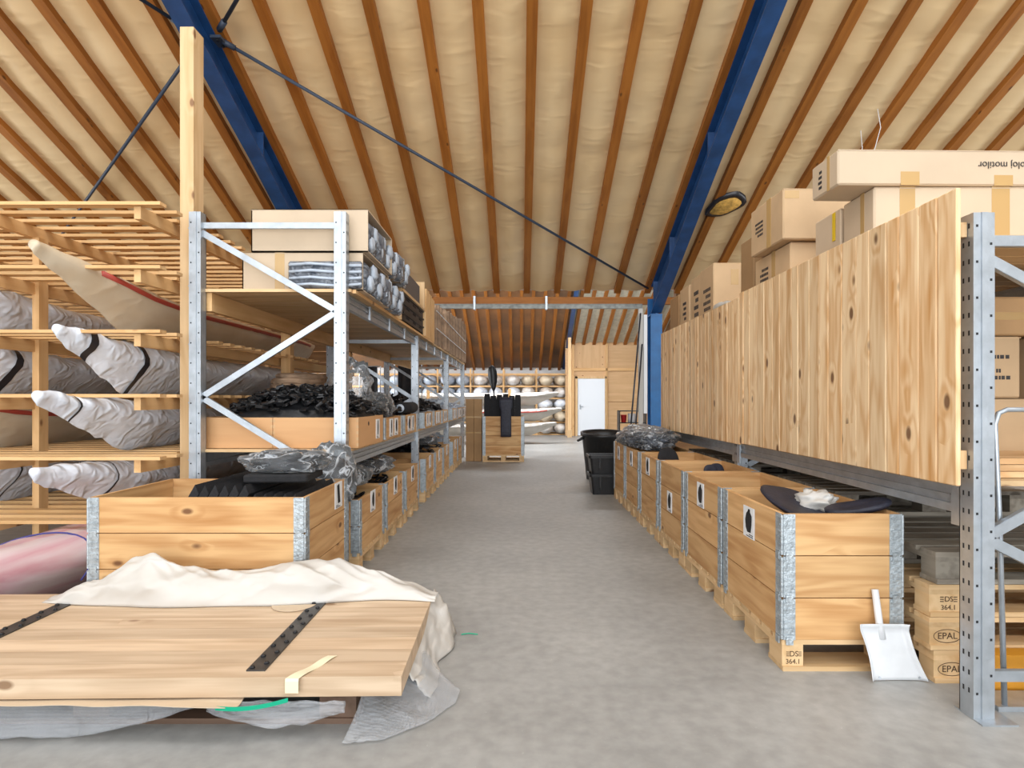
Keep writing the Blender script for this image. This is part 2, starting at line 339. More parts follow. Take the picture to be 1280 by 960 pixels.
# ------------------------------------------------------------------ mesh helpers
class MB:
    def __init__(self): self.v = []; self.f = []
    def add(self, vs, fs):
        o = len(self.v); self.v += [tuple(p) for p in vs]; self.f += [tuple(i + o for i in f) for f in fs]
        return self
    def box(self, lo, hi):
        (a, b, c), (d, e, f) = lo, hi
        return self.add([(a,b,c),(d,b,c),(d,e,c),(a,e,c),(a,b,f),(d,b,f),(d,e,f),(a,e,f)],
                        [(0,3,2,1),(4,5,6,7),(0,1,5,4),(1,2,6,5),(2,3,7,6),(3,0,4,7)])
    def cbox(self, lo, hi, c=0.01):
        """box with chamfered edges"""
        lo, hi = Vector(lo), Vector(hi)
        vs = []
        for ix in (0, 1):
            for iy in (0, 1):
                for iz in (0, 1):
                    p = [(lo, hi)[ix].x, (lo, hi)[iy].y, (lo, hi)[iz].z]; s = [1 - 2*ix, 1 - 2*iy, 1 - 2*iz]
                    for ax in range(3):
                        q = list(p)
                        for k in range(3):
                            if k != ax: q[k] += s[k] * c
                        vs.append(q)
        return self.hull(vs)
    def hull(self, pts):
        import bmesh
        bm = bmesh.new()
        for p in pts: bm.verts.new(p)
        r = bmesh.ops.convex_hull(bm, input=bm.verts)
        bmesh.ops.dissolve_limit(bm, angle_limit=0.02, verts=bm.verts, edges=bm.edges)
        bm.verts.index_update()
        vs = [v.co.copy() for v in bm.verts]; fs = [[v.index for v in f.verts] for f in bm.faces]
        bm.free()
        return self.add(vs, fs)
    def bar(self, p0, p1, w, h, up=(0, 0, 1)):
        """rectangular bar from p0 to p1: w sideways, h along up"""
        p0, p1 = Vector(p0), Vector(p1); d = (p1 - p0).normalized()
        s = d.cross(Vector(up))
        if s.length < 1e-4: s = Vector((1, 0, 0))
        s.normalize(); u = s.cross(d).normalized()
        vs = []
        for p in (p0, p1):
            for a, b in ((-1,-1),(1,-1),(1,1),(-1,1)): vs.append(p + s*a*w/2 + u*b*h/2)
        return self.add(vs, [(3,2,1,0),(4,5,6,7),(0,1,5,4),(1,2,6,5),(2,3,7,6),(3,0,4,7)])
    def tube(self, pts, r, n=8, r2=None):
        pts = [Vector(p) for p in pts]; m = len(pts); rings = []
        prev = None
        for i, p in enumerate(pts):
            d = (pts[min(i+1, m-1)] - pts[max(i-1, 0)]).normalized()
            if prev is None:
                s = d.cross(Vector((0.13, 0.27, 0.95)))
                if s.length < 1e-3: s = d.cross(Vector((1, 0, 0)))
            else: s = prev - d * prev.dot(d)
            s.normalize(); prev = s; u = d.cross(s)
            rr = r if r2 is None else r + (r2 - r) * i / max(1, m - 1)
            rings.append([p + (s*cos(2*pi*k/n) + u*sin(2*pi*k/n)) * rr for k in range(n)])
        return self.loft(rings)
    def loft(self, rings, cap=True):
        n = len(rings[0]); vs = [p for r in rings for p in r]; fs = []
        for i in range(len(rings) - 1):
            for k in range(n):
                a, b = i*n + k, i*n + (k+1) % n
                fs.append((a, b, b + n, a + n))
        if cap:
            fs.append(tuple(reversed(range(n)))); fs.append(tuple(range((len(rings)-1)*n, len(rings)*n)))
        return self.add(vs, fs)
    def lathe(self, prof, c=(0, 0, 0), n=16):
        rings = [[(c[0] + r*cos(2*pi*k/n), c[1] + r*sin(2*pi*k/n), c[2] + z) for k in range(n)] for r, z in prof]
        return self.loft(rings)
    def grid(self, fn, nu, nv):
        vs = [fn(i / nu, j / nv) for i in range(nu + 1) for j in range(nv + 1)]
        fs = [(i*(nv+1)+j, (i+1)*(nv+1)+j, (i+1)*(nv+1)+j+1, i*(nv+1)+j+1) for i in range(nu) for j in range(nv)]
        return self.add(vs, fs)
    def prism(self, poly, axis, a, b):
        """extrude 2D polygon along an axis (0,1,2) from a to b"""
        def P(p, t):
            q = list(p); q.insert(axis, t); return q
        n = len(poly)
        vs = [P(p, a) for p in poly] + [P(p, b) for p in poly]
        fs = [tuple(range(n)), tuple(reversed(range(n, 2*n)))] + [((k+1) % n, k, k + n, (k+1) % n + n) for k in range(n)]
        return self.add(vs, fs)
    def mesh(self, name, m, smooth=False):
        me = bpy.data.meshes.new(name)
        me.from_pydata(self.v, [], self.f); me.update()
        import bmesh
        bm = bmesh.new(); bm.from_mesh(me); bmesh.ops.recalc_face_normals(bm, faces=bm.faces); bm.to_mesh(me); bm.free()
        if m: me.materials.append(m)
        if smooth:
            for p in me.polygons: p.use_smooth = True
        return me
    def build(self, name, m, parent=None, smooth=False, loc=None, rot=None):
        return link(name, self.mesh(name, m, smooth), parent, loc, rot)

def link(name, me, parent=None, loc=None, rot=None):
    o = bpy.data.objects.new(name, me)
    COL.objects.link(o)
    if loc is not None: o.location = loc
    if rot is not None: o.rotation_euler = rot
    if parent is not None: o.parent = parent
    return o
def tag(o, label, cat, group=None, kind=None):
    if label: o['label'] = label
    if cat: o['category'] = cat
    if group: o['group'] = group
    if kind: o['kind'] = kind
    return o
def thing(name, label, cat, group=None, loc=(0, 0, 0), rz=0.0):
    o = bpy.data.objects.new(name, None); COL.objects.link(o)
    o.empty_display_size = 0.1; o.location = loc; o.rotation_euler = (0, 0, rz)
    return tag(o, label, cat, group)
def struct(o): o['kind'] = 'structure'; return o
_shared = {}
def board(name, size, centre, m, parent, rot=None, ch=0.0):
    """box with shared mesh data, placed by its centre in the parent's frame"""
    key = (name, tuple(round(s, 4) for s in size), m.name)
    if key not in _shared:
        h = [s / 2 for s in size]
        b = MB()
        b.cbox([-x for x in h], h, ch) if ch else b.box([-x for x in h], h)
        _shared[key] = b.mesh(name, m)
    return link(name, _shared[key], parent, centre, rot)
def bbox(name, lo, hi, m, parent=None, ch=0.0):
    s = [h - l for l, h in zip(lo, hi)]; c = [(h + l) / 2 for l, h in zip(lo, hi)]
    return board(name, s, c, m, parent, ch=ch)
def solid(o, t, off=-1.0):
    md = o.modifiers.new('thickness', 'SOLIDIFY'); md.thickness = t; md.offset = off; return o
def subsurf(o, n=1):
    md = o.modifiers.new('smooth', 'SUBSURF'); md.levels = n; md.render_levels = n; return o
def nz(x, y, z, s=1.0): return noise.noise(Vector((x * s, y * s, z * s)))
def ridge(x, y, z): return 1 - abs(noise.noise(Vector((x, y, z)))) * 2
ORD = ['first', 'second', 'third', 'fourth', 'fifth', 'sixth', 'seventh', 'eighth', 'ninth', 'tenth', 'eleventh', 'twelfth', 'thirteenth', 'fourteenth', 'fifteenth', 'sixteenth']
def text(name, s, size, m, parent, loc, rot, ext=0.0006, align='CENTER'):
    c = bpy.data.curves.new(name, 'FONT'); c.body = s; c.size = size; c.extrude = ext; c.align_x = align; c.align_y = 'CENTER'
    c.materials.append(m)
    tmp = bpy.data.objects.new(name, c); COL.objects.link(tmp)
    bpy.context.view_layer.update()
    me = bpy.data.meshes.new_from_object(tmp.evaluated_get(bpy.context.evaluated_depsgraph_get()))
    bpy.data.objects.remove(tmp); me.name = name
    o = link(name, me, parent, loc, rot)
    return o
# ================================================================== SETTING
EAVE_Y, EAVE_Z, PITCH, RIDGE_Y = 12.0, 3.42, 0.41, -1.0
def roof_z(y): return EAVE_Z + PITCH * (EAVE_Y - y)

b = MB().box((-12, -14, -0.14), (12, 26, -0.02))
floor = struct(b.build('floor', MATS['concrete']))
for y0, y1 in ((-14, 8.2), (8.2, 16.0), (16.0, 26.0)):
    MB().box((-12, y0 + 0.004, -0.02), (12, y1 - 0.004, 0.0)).build('slab', MATS['concrete'], floor)

# roof membrane over the first hall: one sheet bellied between the rafters
RX0, RSP = 0.136, 0.6
def memb(u, v):
    x = -12 + 24 * u; y = -1 + 13 * v
    f = ((x - RX0) / RSP) % 1.0
    belly = 0.035 * sin(pi * f) ** 2
    wr = 0.012 * nz(x * 2.2, y * 3.1, 3.3) + 0.010 * ridge(x * 3 + y, y * 2.2, 0.0) * sin(pi * f)
    for yc in (10.75, 8.6, 7.0, 5.0):
        dd = (y - yc - 0.12 * nz(x * 1.4, 0.0, yc)) / 0.10
        wr -= (0.011 + 0.012 * nz(x * 0.9, yc, 4)) * math.exp(-dd * dd) * sin(pi * f)
    return (x, y, roof_z(y) + 0.075 - belly - wr)
ceiling = struct(MB().grid(memb, 400, 150).build('ceiling', MATS['membrane'], smooth=True))
d = Vector((0, 13, -13 * PITCH)); L = d.length; ang = -math.atan(PITCH)
for k in range(-19, 20):
    x = RX0 + k * RSP
    if -11.9 < x < 11.9:
        board('rafter', (0.125, L, 0.15), (x, 5.5, roof_z(5.5) + 0.055), wood('rafter', 'y'), ceiling, (ang, 0, 0))
MB().box((-12, -1, roof_z(-1) + 0.16), (12, -0.99, roof_z(-1) + 0.2)).build('ridge_board', wood('rafter', 'x'), ceiling)
# outer roof deck that keeps the sky out
MB().add([(-12.2, -1.0, roof_z(-1)+0.3), (12.2, -1.0, roof_z(-1)+0.3), (12.2, 12.2, EAVE_Z+0.2), (-12.2, 12.2, EAVE_Z+0.2)], [(0,1,2,3)]).build('roof_deck', wood('brown', 'x'), ceiling)
# back slope behind the camera with skylight openings
for i, (xa, xb) in enumerate(((-12, -8), (8, 12))):
    MB().add([(xa, -1, roof_z(-1)+0.2), (xb, -1, roof_z(-1)+0.2), (xb, -14, EAVE_Z+0.2), (xa, -14, EAVE_Z+0.2)], [(0,1,2,3)]).build('roof_deck', MATS['membrane'], ceiling)

# torn membrane with yellow insulation showing, right of the blue frame
hp = [(895+12*cos(a)*1.9 + 10, 257 + 11*sin(a) - 5*cos(a)) for a in [2*pi*k/18 for k in range(18)]]
def roof_hit(px, py, off=0.0):
    k = (500 - py) / FPX
    dd = (EAVE_Z + PITCH * EAVE_Y - CAM_H + off) / (k + PITCH)
    return W(px, py, dd)
ring = [roof_hit(907 + 21*cos(a)*(1+0.12*sin(3*a)), 256 + 9.5*sin(a) - 7*cos(a), -0.04) for a in [2*pi*k/20 for k in range(20)]]
c0 = sum(ring, Vector()) / 20
def patch(s, dz):
    return [c0 + (p - c0) * s + Vector((0, 0, dz)) for p in ring]
mb = MB(); mb.loft([patch(1.0, 0.03), patch(1.0, -0.01), patch(0.75, -0.05), patch(0.35, -0.075)])
mb.build('insulation_bulge', YELLOW, ceiling, True)
mb = MB(); mb.loft([patch(1.18, 0.04), patch(1.2, -0.015), patch(0.93, -0.025), patch(0.9, 0.03)], cap=False)
mb.build('torn_edge', TAPEB, ceiling, True)

# walls of the first hall
for side, x in (('left', -12.0), ('right', 12.0)):
    s = -1 if x < 0 else 1
    w = MB().prism([(-14, 0), (26, 0), (26, 2.6), (17.6, 5.1), (12, 3.6), (-1, 8.95), (-14, 3.6)], 0, x, x + 0.2 * s).build('wall_' + side, WHITEWALL)
    struct(w)
wb = struct(MB().box((-12, 12.3, 0), (-4.4, 12.5, 3.6)).build('wall_back_left', wood('brown', 'x')))
wb2 = struct(MB().box((3.2, 12.3, 0), (12, 12.5, 3.6)).build('wall_back_right', wood('brown', 'x')))

# lintel beam and sliding-door rail at the valley
lin = struct(MB().box((-11.9, 12.0, 3.20), (11.9, 12.14, 3.34)).build('trim_1', wood('rafter', 'x')))
b = MB().box((-1.9, 11.86, 3.09), (2.42, 11.94, 3.175)).box((-1.9, 11.84, 3.165), (2.42, 11.96, 3.178))
lin2 = struct(b.build('trim_2', mat('weathered_rail', (0.30, 0.31, 0.29), 0.6, 0.2, 0.3, 12)))
for x in (-0.9, 0.52):
    MB().box((x - 0.02, 11.83, 3.07), (x + 0.02, 11.99, 3.33)).build('rail_bracket', GALV, lin2)

# ------------------------------------------------------------------ blue portal frames and roof bracing
def portal(x, label):
    t = thing('portal_frame', label, 'steel frame', 'blue steel frames', (x, 11.85, 0))
    y = lambda v: v - 11.85
    fw = 0.2
    # rafter: top flange, web, bottom flange; deepening to the column
    def zb(v):  # underside of the bottom flange
        base = roof_z(v) - 0.40
        return base - max(0, (v - 8.2) / 3.5) * 0.16
    ys = [-0.9, 8.2, 11.72]
    def strip(name, w, top, bot):
        rings = [[(-w/2, y(v), bot(v)), (w/2, y(v), bot(v)), (w/2, y(v), top(v)), (-w/2, y(v), top(v))] for v in ys]
        return MB().loft(rings).build(name, BLUE, t)
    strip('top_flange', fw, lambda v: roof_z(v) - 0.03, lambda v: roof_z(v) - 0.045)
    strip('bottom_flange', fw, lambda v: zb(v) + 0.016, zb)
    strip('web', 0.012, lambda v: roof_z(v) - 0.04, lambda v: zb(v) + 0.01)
    for v in (8.2, 10.3, 11.55):
        for s in (-1, 1):
            MB().box((s*0.006 if s > 0 else -0.095, y(v)-0.007, zb(v)+0.014), (0.095 if s > 0 else -0.006, y(v)+0.007, roof_z(v)-0.04)).build('stiffener', BLUE, t)
    # column
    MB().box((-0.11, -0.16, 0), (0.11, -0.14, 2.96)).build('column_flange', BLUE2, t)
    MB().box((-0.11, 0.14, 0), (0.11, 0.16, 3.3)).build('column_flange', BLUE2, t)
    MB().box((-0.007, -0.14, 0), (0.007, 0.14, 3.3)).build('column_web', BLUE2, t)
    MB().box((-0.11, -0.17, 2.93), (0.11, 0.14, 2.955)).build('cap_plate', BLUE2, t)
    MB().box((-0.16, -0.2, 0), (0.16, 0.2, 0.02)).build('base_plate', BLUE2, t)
    return t
portal(2.66, 'blue steel portal frame rising beside the plank-faced rack')
portal(-3.60, 'blue steel portal frame behind the tall timber post of the kayak rack')
node = Vector((-3.42, 6.85, roof_z(6.85) - 0.14))
def rod(p, q, label):
    t = thing('tie_rod', label, 'tie rod', 'roof bracing rods', p)
    MB().tube([(0, 0, 0), Vector(q) - Vector(p)], 0.021, 10).build('bar', RODM, t, True)
    d = (Vector(q) - Vector(p)).normalized()
    MB().tube([d * 0.02, d * 0.16], 0.034, 10).build('end_sleeve', RODM, t, True)
    return t
rod(node, (2.5, 11.72, 3.46), 'long dark tie rod crossing the roof to the foot of the other blue frame')
rod(node + Vector((0.03, -0.1, 0.04)), (2.4, 1.5, roof_z(1.5) - 0.12), 'short visible dark tie rod rising from the blue frame to the top edge')
rod(node + Vector((-0.30, 0.05, -0.02)), (-9.7, 11.7, 3.42), 'dark tie rod running down behind the timber post and kayak shelves')
rod(node + Vector((-0.30, -0.15, 0.04)), (-9.7, 1.2, roof_z(1.2) - 0.12), 'dark tie rod at the top left corner above the timber post')
g = thing('gusset_plate', 'dark bolted gusset plate where the tie rods meet the blue frame', 'bracket', None, node)
MB().box((-0.07, -0.10, -0.03), (0.05, 0.10, 0.0)).build('plate', RODM, g)
for yy in (-0.06, 0.06): MB().lathe([(0.018, -0.05), (0.018, -0.03)], (0, yy, 0), 6).build('nut', BOLT, g)

# ------------------------------------------------------------------ second hall
H2E_Y, H2E_Z, H2R_Y = 23.6, 2.50, 17.6
def roof2(y): return H2E_Z + PITCH * (H2E_Y - y)
c2 = struct(MB().grid(lambda u, v: (-12 + 24*u, H2R_Y + 6.0*v, roof2(H2R_Y + 6.0*v) + 0.05 + 0.02*nz(u*60, v*9, 1)), 120, 24).build('ceiling_hall', MATS['membrane_dirty_glow'], smooth=True))
L2 = sqrt(6.0**2 + (6*PITCH)**2); ym = H2R_Y + 3
for k in range(-14, 12):
    x = 0.05 + k * 0.37
    board('rafter', (0.10, L2, 0.11), (x, ym, roof2(ym) + 0.0), wood('rafter', 'y'), c2, (ang, 0, 0))
zr = roof2(H2R_Y)
MB().add([(-12, 12.14, 3.5), (12, 12.14, 3.5), (12, H2R_Y, zr + 0.08), (-12, H2R_Y, zr + 0.08)], [(0,1,2,3)]).build('near_slope', MATS['membrane_dirty_glow'], c2)
MB().add([(-12, H2R_Y, zr+0.25), (12, H2R_Y, zr+0.25), (12, 24.2, 2.5), (-12, 24.2, 2.5)], [(0,1,2,3)]).build('roof_deck', wood('brown', 'x'), c2)
struct(MB().box((-12, 23.6, 0), (12, 23.8, 2.7)).build('wall_back', WHITEWALL))
# insulation bays above the plywood wall
ins = struct(MB().grid(lambda u, v: (1.78 + 3.2*u, 18.0 + 4.2*v, roof2(18.0+4.2*v) - 0.03 - 0.05*abs(sin(u*3.2/0.37*pi)) - 0.04*nz(u*20, v*14, 5)), 40, 24).build('ceiling_insulation', INSUL, smooth=True))
for k in range(9):
    board('rafter', (0.11, 4.5, 0.10), (1.9 + 0.37*k, 20.1, roof2(20.1) - 0.09), wood('rafter', 'y'), ins, (ang, 0, 0))
t = thing('portal_frame', 'far dark blue steel roof beam above the shelf end in the second hall', 'steel frame', 'blue steel frames', (1.70, 20.5, 0))
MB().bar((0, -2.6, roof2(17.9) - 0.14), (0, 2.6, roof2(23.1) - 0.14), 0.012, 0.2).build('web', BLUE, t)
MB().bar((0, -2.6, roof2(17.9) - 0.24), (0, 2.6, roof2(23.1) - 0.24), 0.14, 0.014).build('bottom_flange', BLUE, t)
# plywood partition with door
PY = 21.4
wp = struct(MB().box((1.62, PY + 0.06, 0), (5.0, PY + 0.08, 3.62)).build('wall_plywood', wood('ply', 'x')))
def ply(x0, x1, z0, z1, ax='z'): return bbox('panel', (x0, PY + 0.035, z0), (x1, PY + 0.06, z1), wood('ply', ax), wp)
for (x0, x1, z0, z1, ax) in ((1.93, 3.05, 2.42, 3.44, 'z'), (3.13, 4.32, 2.42, 3.44, 'x'), (1.93, 3.05, 2.05, 2.32, 'x'), (3.13, 4.32, 1.22, 2.32, 'x'), (3.13, 4.32, 0.05, 1.19, 'x'), (4.4, 5.0, 0.05, 3.44, 'x')):
    ply(x0, x1, z0, z1, ax)
for (x0, x1, z0, z1, ax) in ((1.85, 1.93, 0, 3.55, 'z'), (3.05, 3.13, 0, 3.44, 'z'), (1.93, 4.4, 3.44, 3.56, 'x'), (1.93, 4.4, 2.32, 2.42, 'x'), (4.32, 4.4, 0, 3.44, 'z')):
    bbox('batten', (x0, PY - 0.02, z0), (x1, PY + 0.05, z1), wood('slat', ax), wp)
door = struct(MB().box((2.06, PY - 0.03, 0.02), (3.02, PY + 0.02, 2.04)).build('door_1', DOORW))
MB().tube([(2.14, PY - 0.03, 1.05), (2.14, PY - 0.08, 1.05), (2.25, PY - 0.08, 1.05)], 0.012).build('door_handle', GALV, door)
MB().box((2.12, PY - 0.036, 0.95), (2.17, PY - 0.03, 1.12)).build('lock_plate', GALV, door)
for (x0, x1, z0, z1) in ((1.97, 2.05, 0, 2.12), (3.03, 3.08, 0, 2.12), (1.97, 3.08, 2.045, 2.12)):
    bbox('door_frame', (x0, PY - 0.05, z0), (x1, PY + 0.03, z1), wood('pallet', 'z'), door)
p = thing('timber_post', 'pale timber post under the far blue roof beam', 'post', None, (1.70, 20.6, 0))
bbox('shaft', (-0.05, -0.05, 0), (0.05, 0.05, 3.42), wood('pallet', 'z'), p)
bbox('foot_block', (-0.08, -0.07, 0), (0.08, -0.05, 0.25), wood('pallet', 'z'), p)
# ================================================================== PALLETS AND COLLAR CRATES
def pallet_parts(t, lx, ly, z=0.0, kind='pallet', stamp=None):
    """pallet under parent t, its front left corner at (0,0): boards along x on top, stringers along y, nine blocks, runners along x"""
    n = int(round(ly / 0.135)); gap = (ly - n * 0.105) / (n - 1)
    for i in range(n):
        y = 0.0525 + i * (0.105 + gap)
        board('deck_board', (lx, 0.105, 0.022), (lx/2, y, z + 0.133), wood(kind, 'x'), t)
    bx, by = (0.10, 0.145) if lx < 1 else (0.145, 0.10)
    xs = (bx/2, lx/2, lx - bx/2) if lx > 0.7 else (bx/2, lx - bx/2); ys = (by/2, ly/2, ly - by/2)
    for x in xs:
        board('stringer', (bx, ly, 0.022), (x, ly/2, z + 0.111), wood(kind, 'y'), t)
        for y in ys:
            board('block', (bx, by, 0.078), (x, y, z + 0.061), wood(kind, 'y'), t)
    for y in ys:
        board('runner', (lx, by + 0.02, 0.022), (lx/2, y, z + 0.011), wood(kind, 'x'), t)

_hinge = {}
def hinge_mesh(sx, sy, tongue=True):
    """galvanised corner hinge of one collar: two ribbed plates, knuckle and a tongue; corner at origin, leaves run to -sx, -sy"""
    k = (sx, sy, tongue)
    if k in _hinge: return _hinge[k]
    m = MB(); h = 0.195; w = 0.062; t = 0.004
    def bx(x0, x1, y0, y1, z0, z1):
        m.box((min(x0, x1), min(y0, y1), z0), (max(x0, x1), max(y0, y1), z1))
    # leaf on the face whose normal is y, leaf on the face whose normal is x
    bx(-sx*0.006, -sx*(w), 0, sy*t, 0, h); bx(0, sx*t, -sy*0.006, -sy*w, 0, h)
    for i in range(6):
        z = 0.018 + i * 0.031
        bx(-sx*0.008, -sx*(w-0.008), sy*t, sy*(t+0.004), z, z+0.007)
        bx(sx*t, sx*(t+0.004), -sy*0.008, -sy*(w-0.008), z, z+0.007)
    m.lathe([(0.0065, 0.004), (0.0065, h-0.004)], (0, 0, 0), 8)
    zt = -0.022 if tongue else 0.0
    bx(-sx*0.016, -sx*(w-0.012), sy*t, sy*(t+0.006), zt, 0.012)
    bx(sx*t, sx*(t+0.006), -sy*0.016, -sy*(w-0.012), zt, 0.012)
    _hinge[k] = m.mesh('hinge', GALV2)
    return _hinge[k]

def collar_parts(t, lx, ly, z, n, tongue=True):
    """n stacked hinged collars on z"""
    T = 0.02
    for i in range(n):
        zc = z + 0.2 * i + 0.0985
        for y in (T/2, ly - T/2): board('collar_board', (lx - 0.012, T, 0.195), (lx/2, y, zc), wood('collar', 'x'), t)
        for x in (T/2, lx - T/2): board('collar_board', (T, ly - 2*T - 0.004, 0.195), (x, ly/2, zc), wood('collar', 'y'), t)
        for x, y, sx, sy in ((0, 0, -1, -1), (lx, 0, 1, -1), (0, ly, -1, 1), (lx, ly, 1, 1)):
            link('hinge', hinge_mesh(sx, sy, tongue), t, (x, y, zc - 0.0975))

SHAPES = {
    'seat': [(0.0,0.0),(0.30,-0.02),(0.44,0.16),(0.50,0.5),(0.40,0.78),(0.26,0.90),(0.22,1.0),(0.06,1.0),(0.06,0.88),(-0.10,0.72),(-0.08,0.35)],
    'oval': [(0.1,0.0),(0.30,0.10),(0.42,0.35),(0.42,0.65),(0.30,0.90),(0.14,1.0),(0.02,0.85),(-0.02,0.5),(0.0,0.2)],
    'block': [(0.0,0.02),(0.32,0.0),(0.44,0.95),(0.14,1.0)],
    'leg': [(0.15,0.0),(0.30,0.02),(0.34,0.5),(0.28,1.0),(0.12,0.98),(0.10,0.5)],
}
def card(t, x, y, z, shape, face, w=0.15, h=0.165):
    """paper label on the aisle side of a crate (face -1 looks to -x, +1 to +x); y,z is the middle"""
    c = bbox('label_card', (x - 0.002, y - w/2, z - h/2), (x + 0.002, y + w/2, z + h/2), CARDW, t)
    c['label'] = 'white paper label with a dark product silhouette'
    poly = [((p[0] - 0.2) * w * 1.0, (p[1] - 0.42) * h * 0.75) for p in SHAPES[shape]]
    if face > 0: poly = [(-a, q) for a, q in poly]
    a, bb = (face * 0.0022, face * 0.0034)
    m = MB().prism(poly, 0, a, bb)
    for i, wd in enumerate((0.6, 0.35)):
        m.box((min(a, bb), -0.4*w, -h*0.46 + i*0.010), (max(a, bb), -0.4*w + wd*w, -h*0.46 + i*0.010 + 0.004))
    o = m.build('silhouette', FOAM, c)
    return c

def crate(x, y, lx, ly, n, label, group, cardspec=None, kind='pallet', cat='crate', pallet=True, z=0.0, name='pallet_crate'):
    t = thing(name, label, cat, group, (x, y, z))
    if pallet: pallet_parts(t, lx, ly, 0, kind)
    zb = 0.144 if pallet else 0.0
    collar_parts(t, lx, ly, zb, n, pallet)
    # floor of the crate when it has no pallet
    if not pallet: bbox('bottom_board', (0.02, 0.02, 0.0), (lx - 0.02, ly - 0.02, 0.012), wood('ply', 'x'), t)
    if cardspec:
        face, cy, cz, shape = cardspec
        card(t, -0.004 if face < 0 else lx + 0.004, cy, cz, shape, face)
    return t

# ---- row of crates along the aisle under the plank-faced rack
RG = 'half-size crates along the plank-faced rack'
RXL = 1.24
rows = [(2.84, 'seat', 0.62, 'three-collar crate beside the white shovel, nearest of the row under the planks'),
        (3.69, 'seat', 0.63, 'empty-looking crate directly behind the one the white shovel leans on'),
        (4.54, 'seat', 0.44, 'crate with its label low on the middle collar'),
        (5.39, 'seat', 0.64, 'crate with a rounded black pad rising at its corner'),
        (6.25, 'oval', 0.63, 'crate under the front half of the shiny bagged bundle'),
        (7.10, 'oval', 0.62, 'crate at the end of the row by the black tubs')]
for i, (y, sh, cz, lab) in enumerate(rows):
    t = crate(RXL, y, 0.57, 0.8, 3, lab, RG, (-1, 0.42 if i else 0.40, cz, sh))
    if i == 0:
        RC0 = t
        text('pallet_stamp', 'DS', 0.036, INKP, t, (0.056, -0.0012, 0.078), (pi/2, 0, 0))
        text('pallet_stamp', '364.1', 0.032, INKP, t, (0.052, -0.0012, 0.042), (pi/2, 0, 0))
        mm = MB()
        for sx in (0.020, 0.078):
            for k in range(3): mm.box((sx, -0.0016, 0.068 + k*0.009), (sx + 0.014, -0.0004, 0.071 + k*0.009))
        mm.build('pallet_stamp', INKP, t)
    if i == 1:
        text('pallet_stamp', 'DS', 0.03, INKP, t, (0.05, -0.0012, 0.075), (pi/2, 0, 0))

# ---- crates on the floor along the other side
LG = 'crates on the floor under the galvanised rack'
LXR = -1.19
C0 = crate(LXR - 1.2, 3.32, 1.2, 0.8, 3, 'large front crate filled with black foam wedges', LG, (1, 0.60, 0.66, 'block'))
lrows = [(4.44, 'oval', 'low crate behind the foam wedge crate with bagged parts spilling over'),
         (5.32, 'oval', 'second low crate under the galvanised rack, clear bags on top'),
         (6.23, 'seat', 'third low crate under the galvanised rack, before its second upright'),
         (7.52, 'leg', 'fourth low crate under the galvanised rack, just past its second upright'),
         (8.42, 'leg', 'fifth low crate under the galvanised rack, heaped with dark parts'),
         (9.32, 'leg', 'sixth low crate under the galvanised rack'),
         (10.58, 'leg', 'seventh low crate under the galvanised rack, with pale bagged parts'),
         (11.46, 'leg', 'eighth low crate under the galvanised rack, last before the tall cartons')]
for i, (y, sh, lab) in enumerate(lrows):
    crate(LXR - 1.2, y, 1.2, 0.8, 2, lab, LG, (1, 0.40, 0.47, sh))

# ================================================================== GALVANISED PALLET RACKS
def upright(name, t, x, y, h, sx, dep=0.075, wid=0.085):
    """perforated upright post; sx is the side the beams hook on (+1: +x face)"""
    m = MB()
    # C profile open to the back: front web, two flanges, small lips
    m.box((x - wid/2, y - 0.002, 0.006), (x + wid/2, y + 0.003, h))
    m.box((x - wid/2, y + 0.003, 0.006), (x - wid/2 + 0.004, y + dep, h))
    m.box((x + wid/2 - 0.004, y + 0.003, 0.006), (x + wid/2, y + dep, h))
    m.box((x - 0.012, y - 0.008, 0.006), (x + 0.012, y - 0.002, h))     # pressed rib
    m.box((x - wid/2, y + dep - 0.004, 0.006), (x - wid/2 + 0.022, y + dep, h))
    m.box((x + wid/2 - 0.022, y + dep - 0.004, 0.006), (x + wid/2, y + dep, h))
    o = m.build(name, GALV, t)
    s = MB(); k = 0; z = 0.1
    while z < h - 0.04:
        for dx in (-0.028, 0.028):
            if (k + (dx > 0)) % 2 == 0: s.box((x + dx - 0.0045, y - 0.0028, z), (x + dx + 0.0045, y - 0.0015, z + 0.010))
        for yy in (0.022, 0.052):
            s.box((x + sx*(wid/2) - 0.0008, y + yy - 0.004, z), (x + sx*(wid/2) + 0.0008, y + yy + 0.004, z + 0.02))
        z += 0.072; k += 1
    so = s.build('slots', DARKHOLE, o)
    so['kind'] = 'stuff'
    f = MB().box((x - 0.043, y - 0.05, 0), (x + 0.10, y + dep + 0.03, 0.006)).build('foot_plate', GALV, o)
    return o
def rack_frame(t, xa, xb, y, h, zs, top):
    upright('upright', t, xa, y, h, 1 if xa > xb else -1)
    upright('upright', t, xb, y, h, 1 if xb > xa else -1)
    a, c = min(xa, xb) + 0.03, max(xa, xb) - 0.03
    yb = y + 0.03
    def chan(p, q):
        m = MB().bar(p, q, 0.004, 0.042, (0, 0, 1))
        d = (Vector(q) - Vector(p)).normalized(); u = Vector((0, 1, 0)).cross(d).normalized()
        for s in (-1, 1):
            off = u * s * 0.02 + Vector((0, 0.012, 0))
            m.bar(Vector(p) + off, Vector(q) + off, 0.022, 0.004, u)
        return m.build('brace', GALV, t)
    chan((a, yb, top), (c, yb, top)); chan((a, yb, 0.16), (c, yb, 0.16))
    side = 0
    for z0, z1 in zip(zs[:-1], zs[1:]):
        p, q = ((a, yb, z0), (c, yb, z1)) if side == 0 else ((c, yb, z0), (a, yb, z1))
        chan(p, q); side = 1 - side
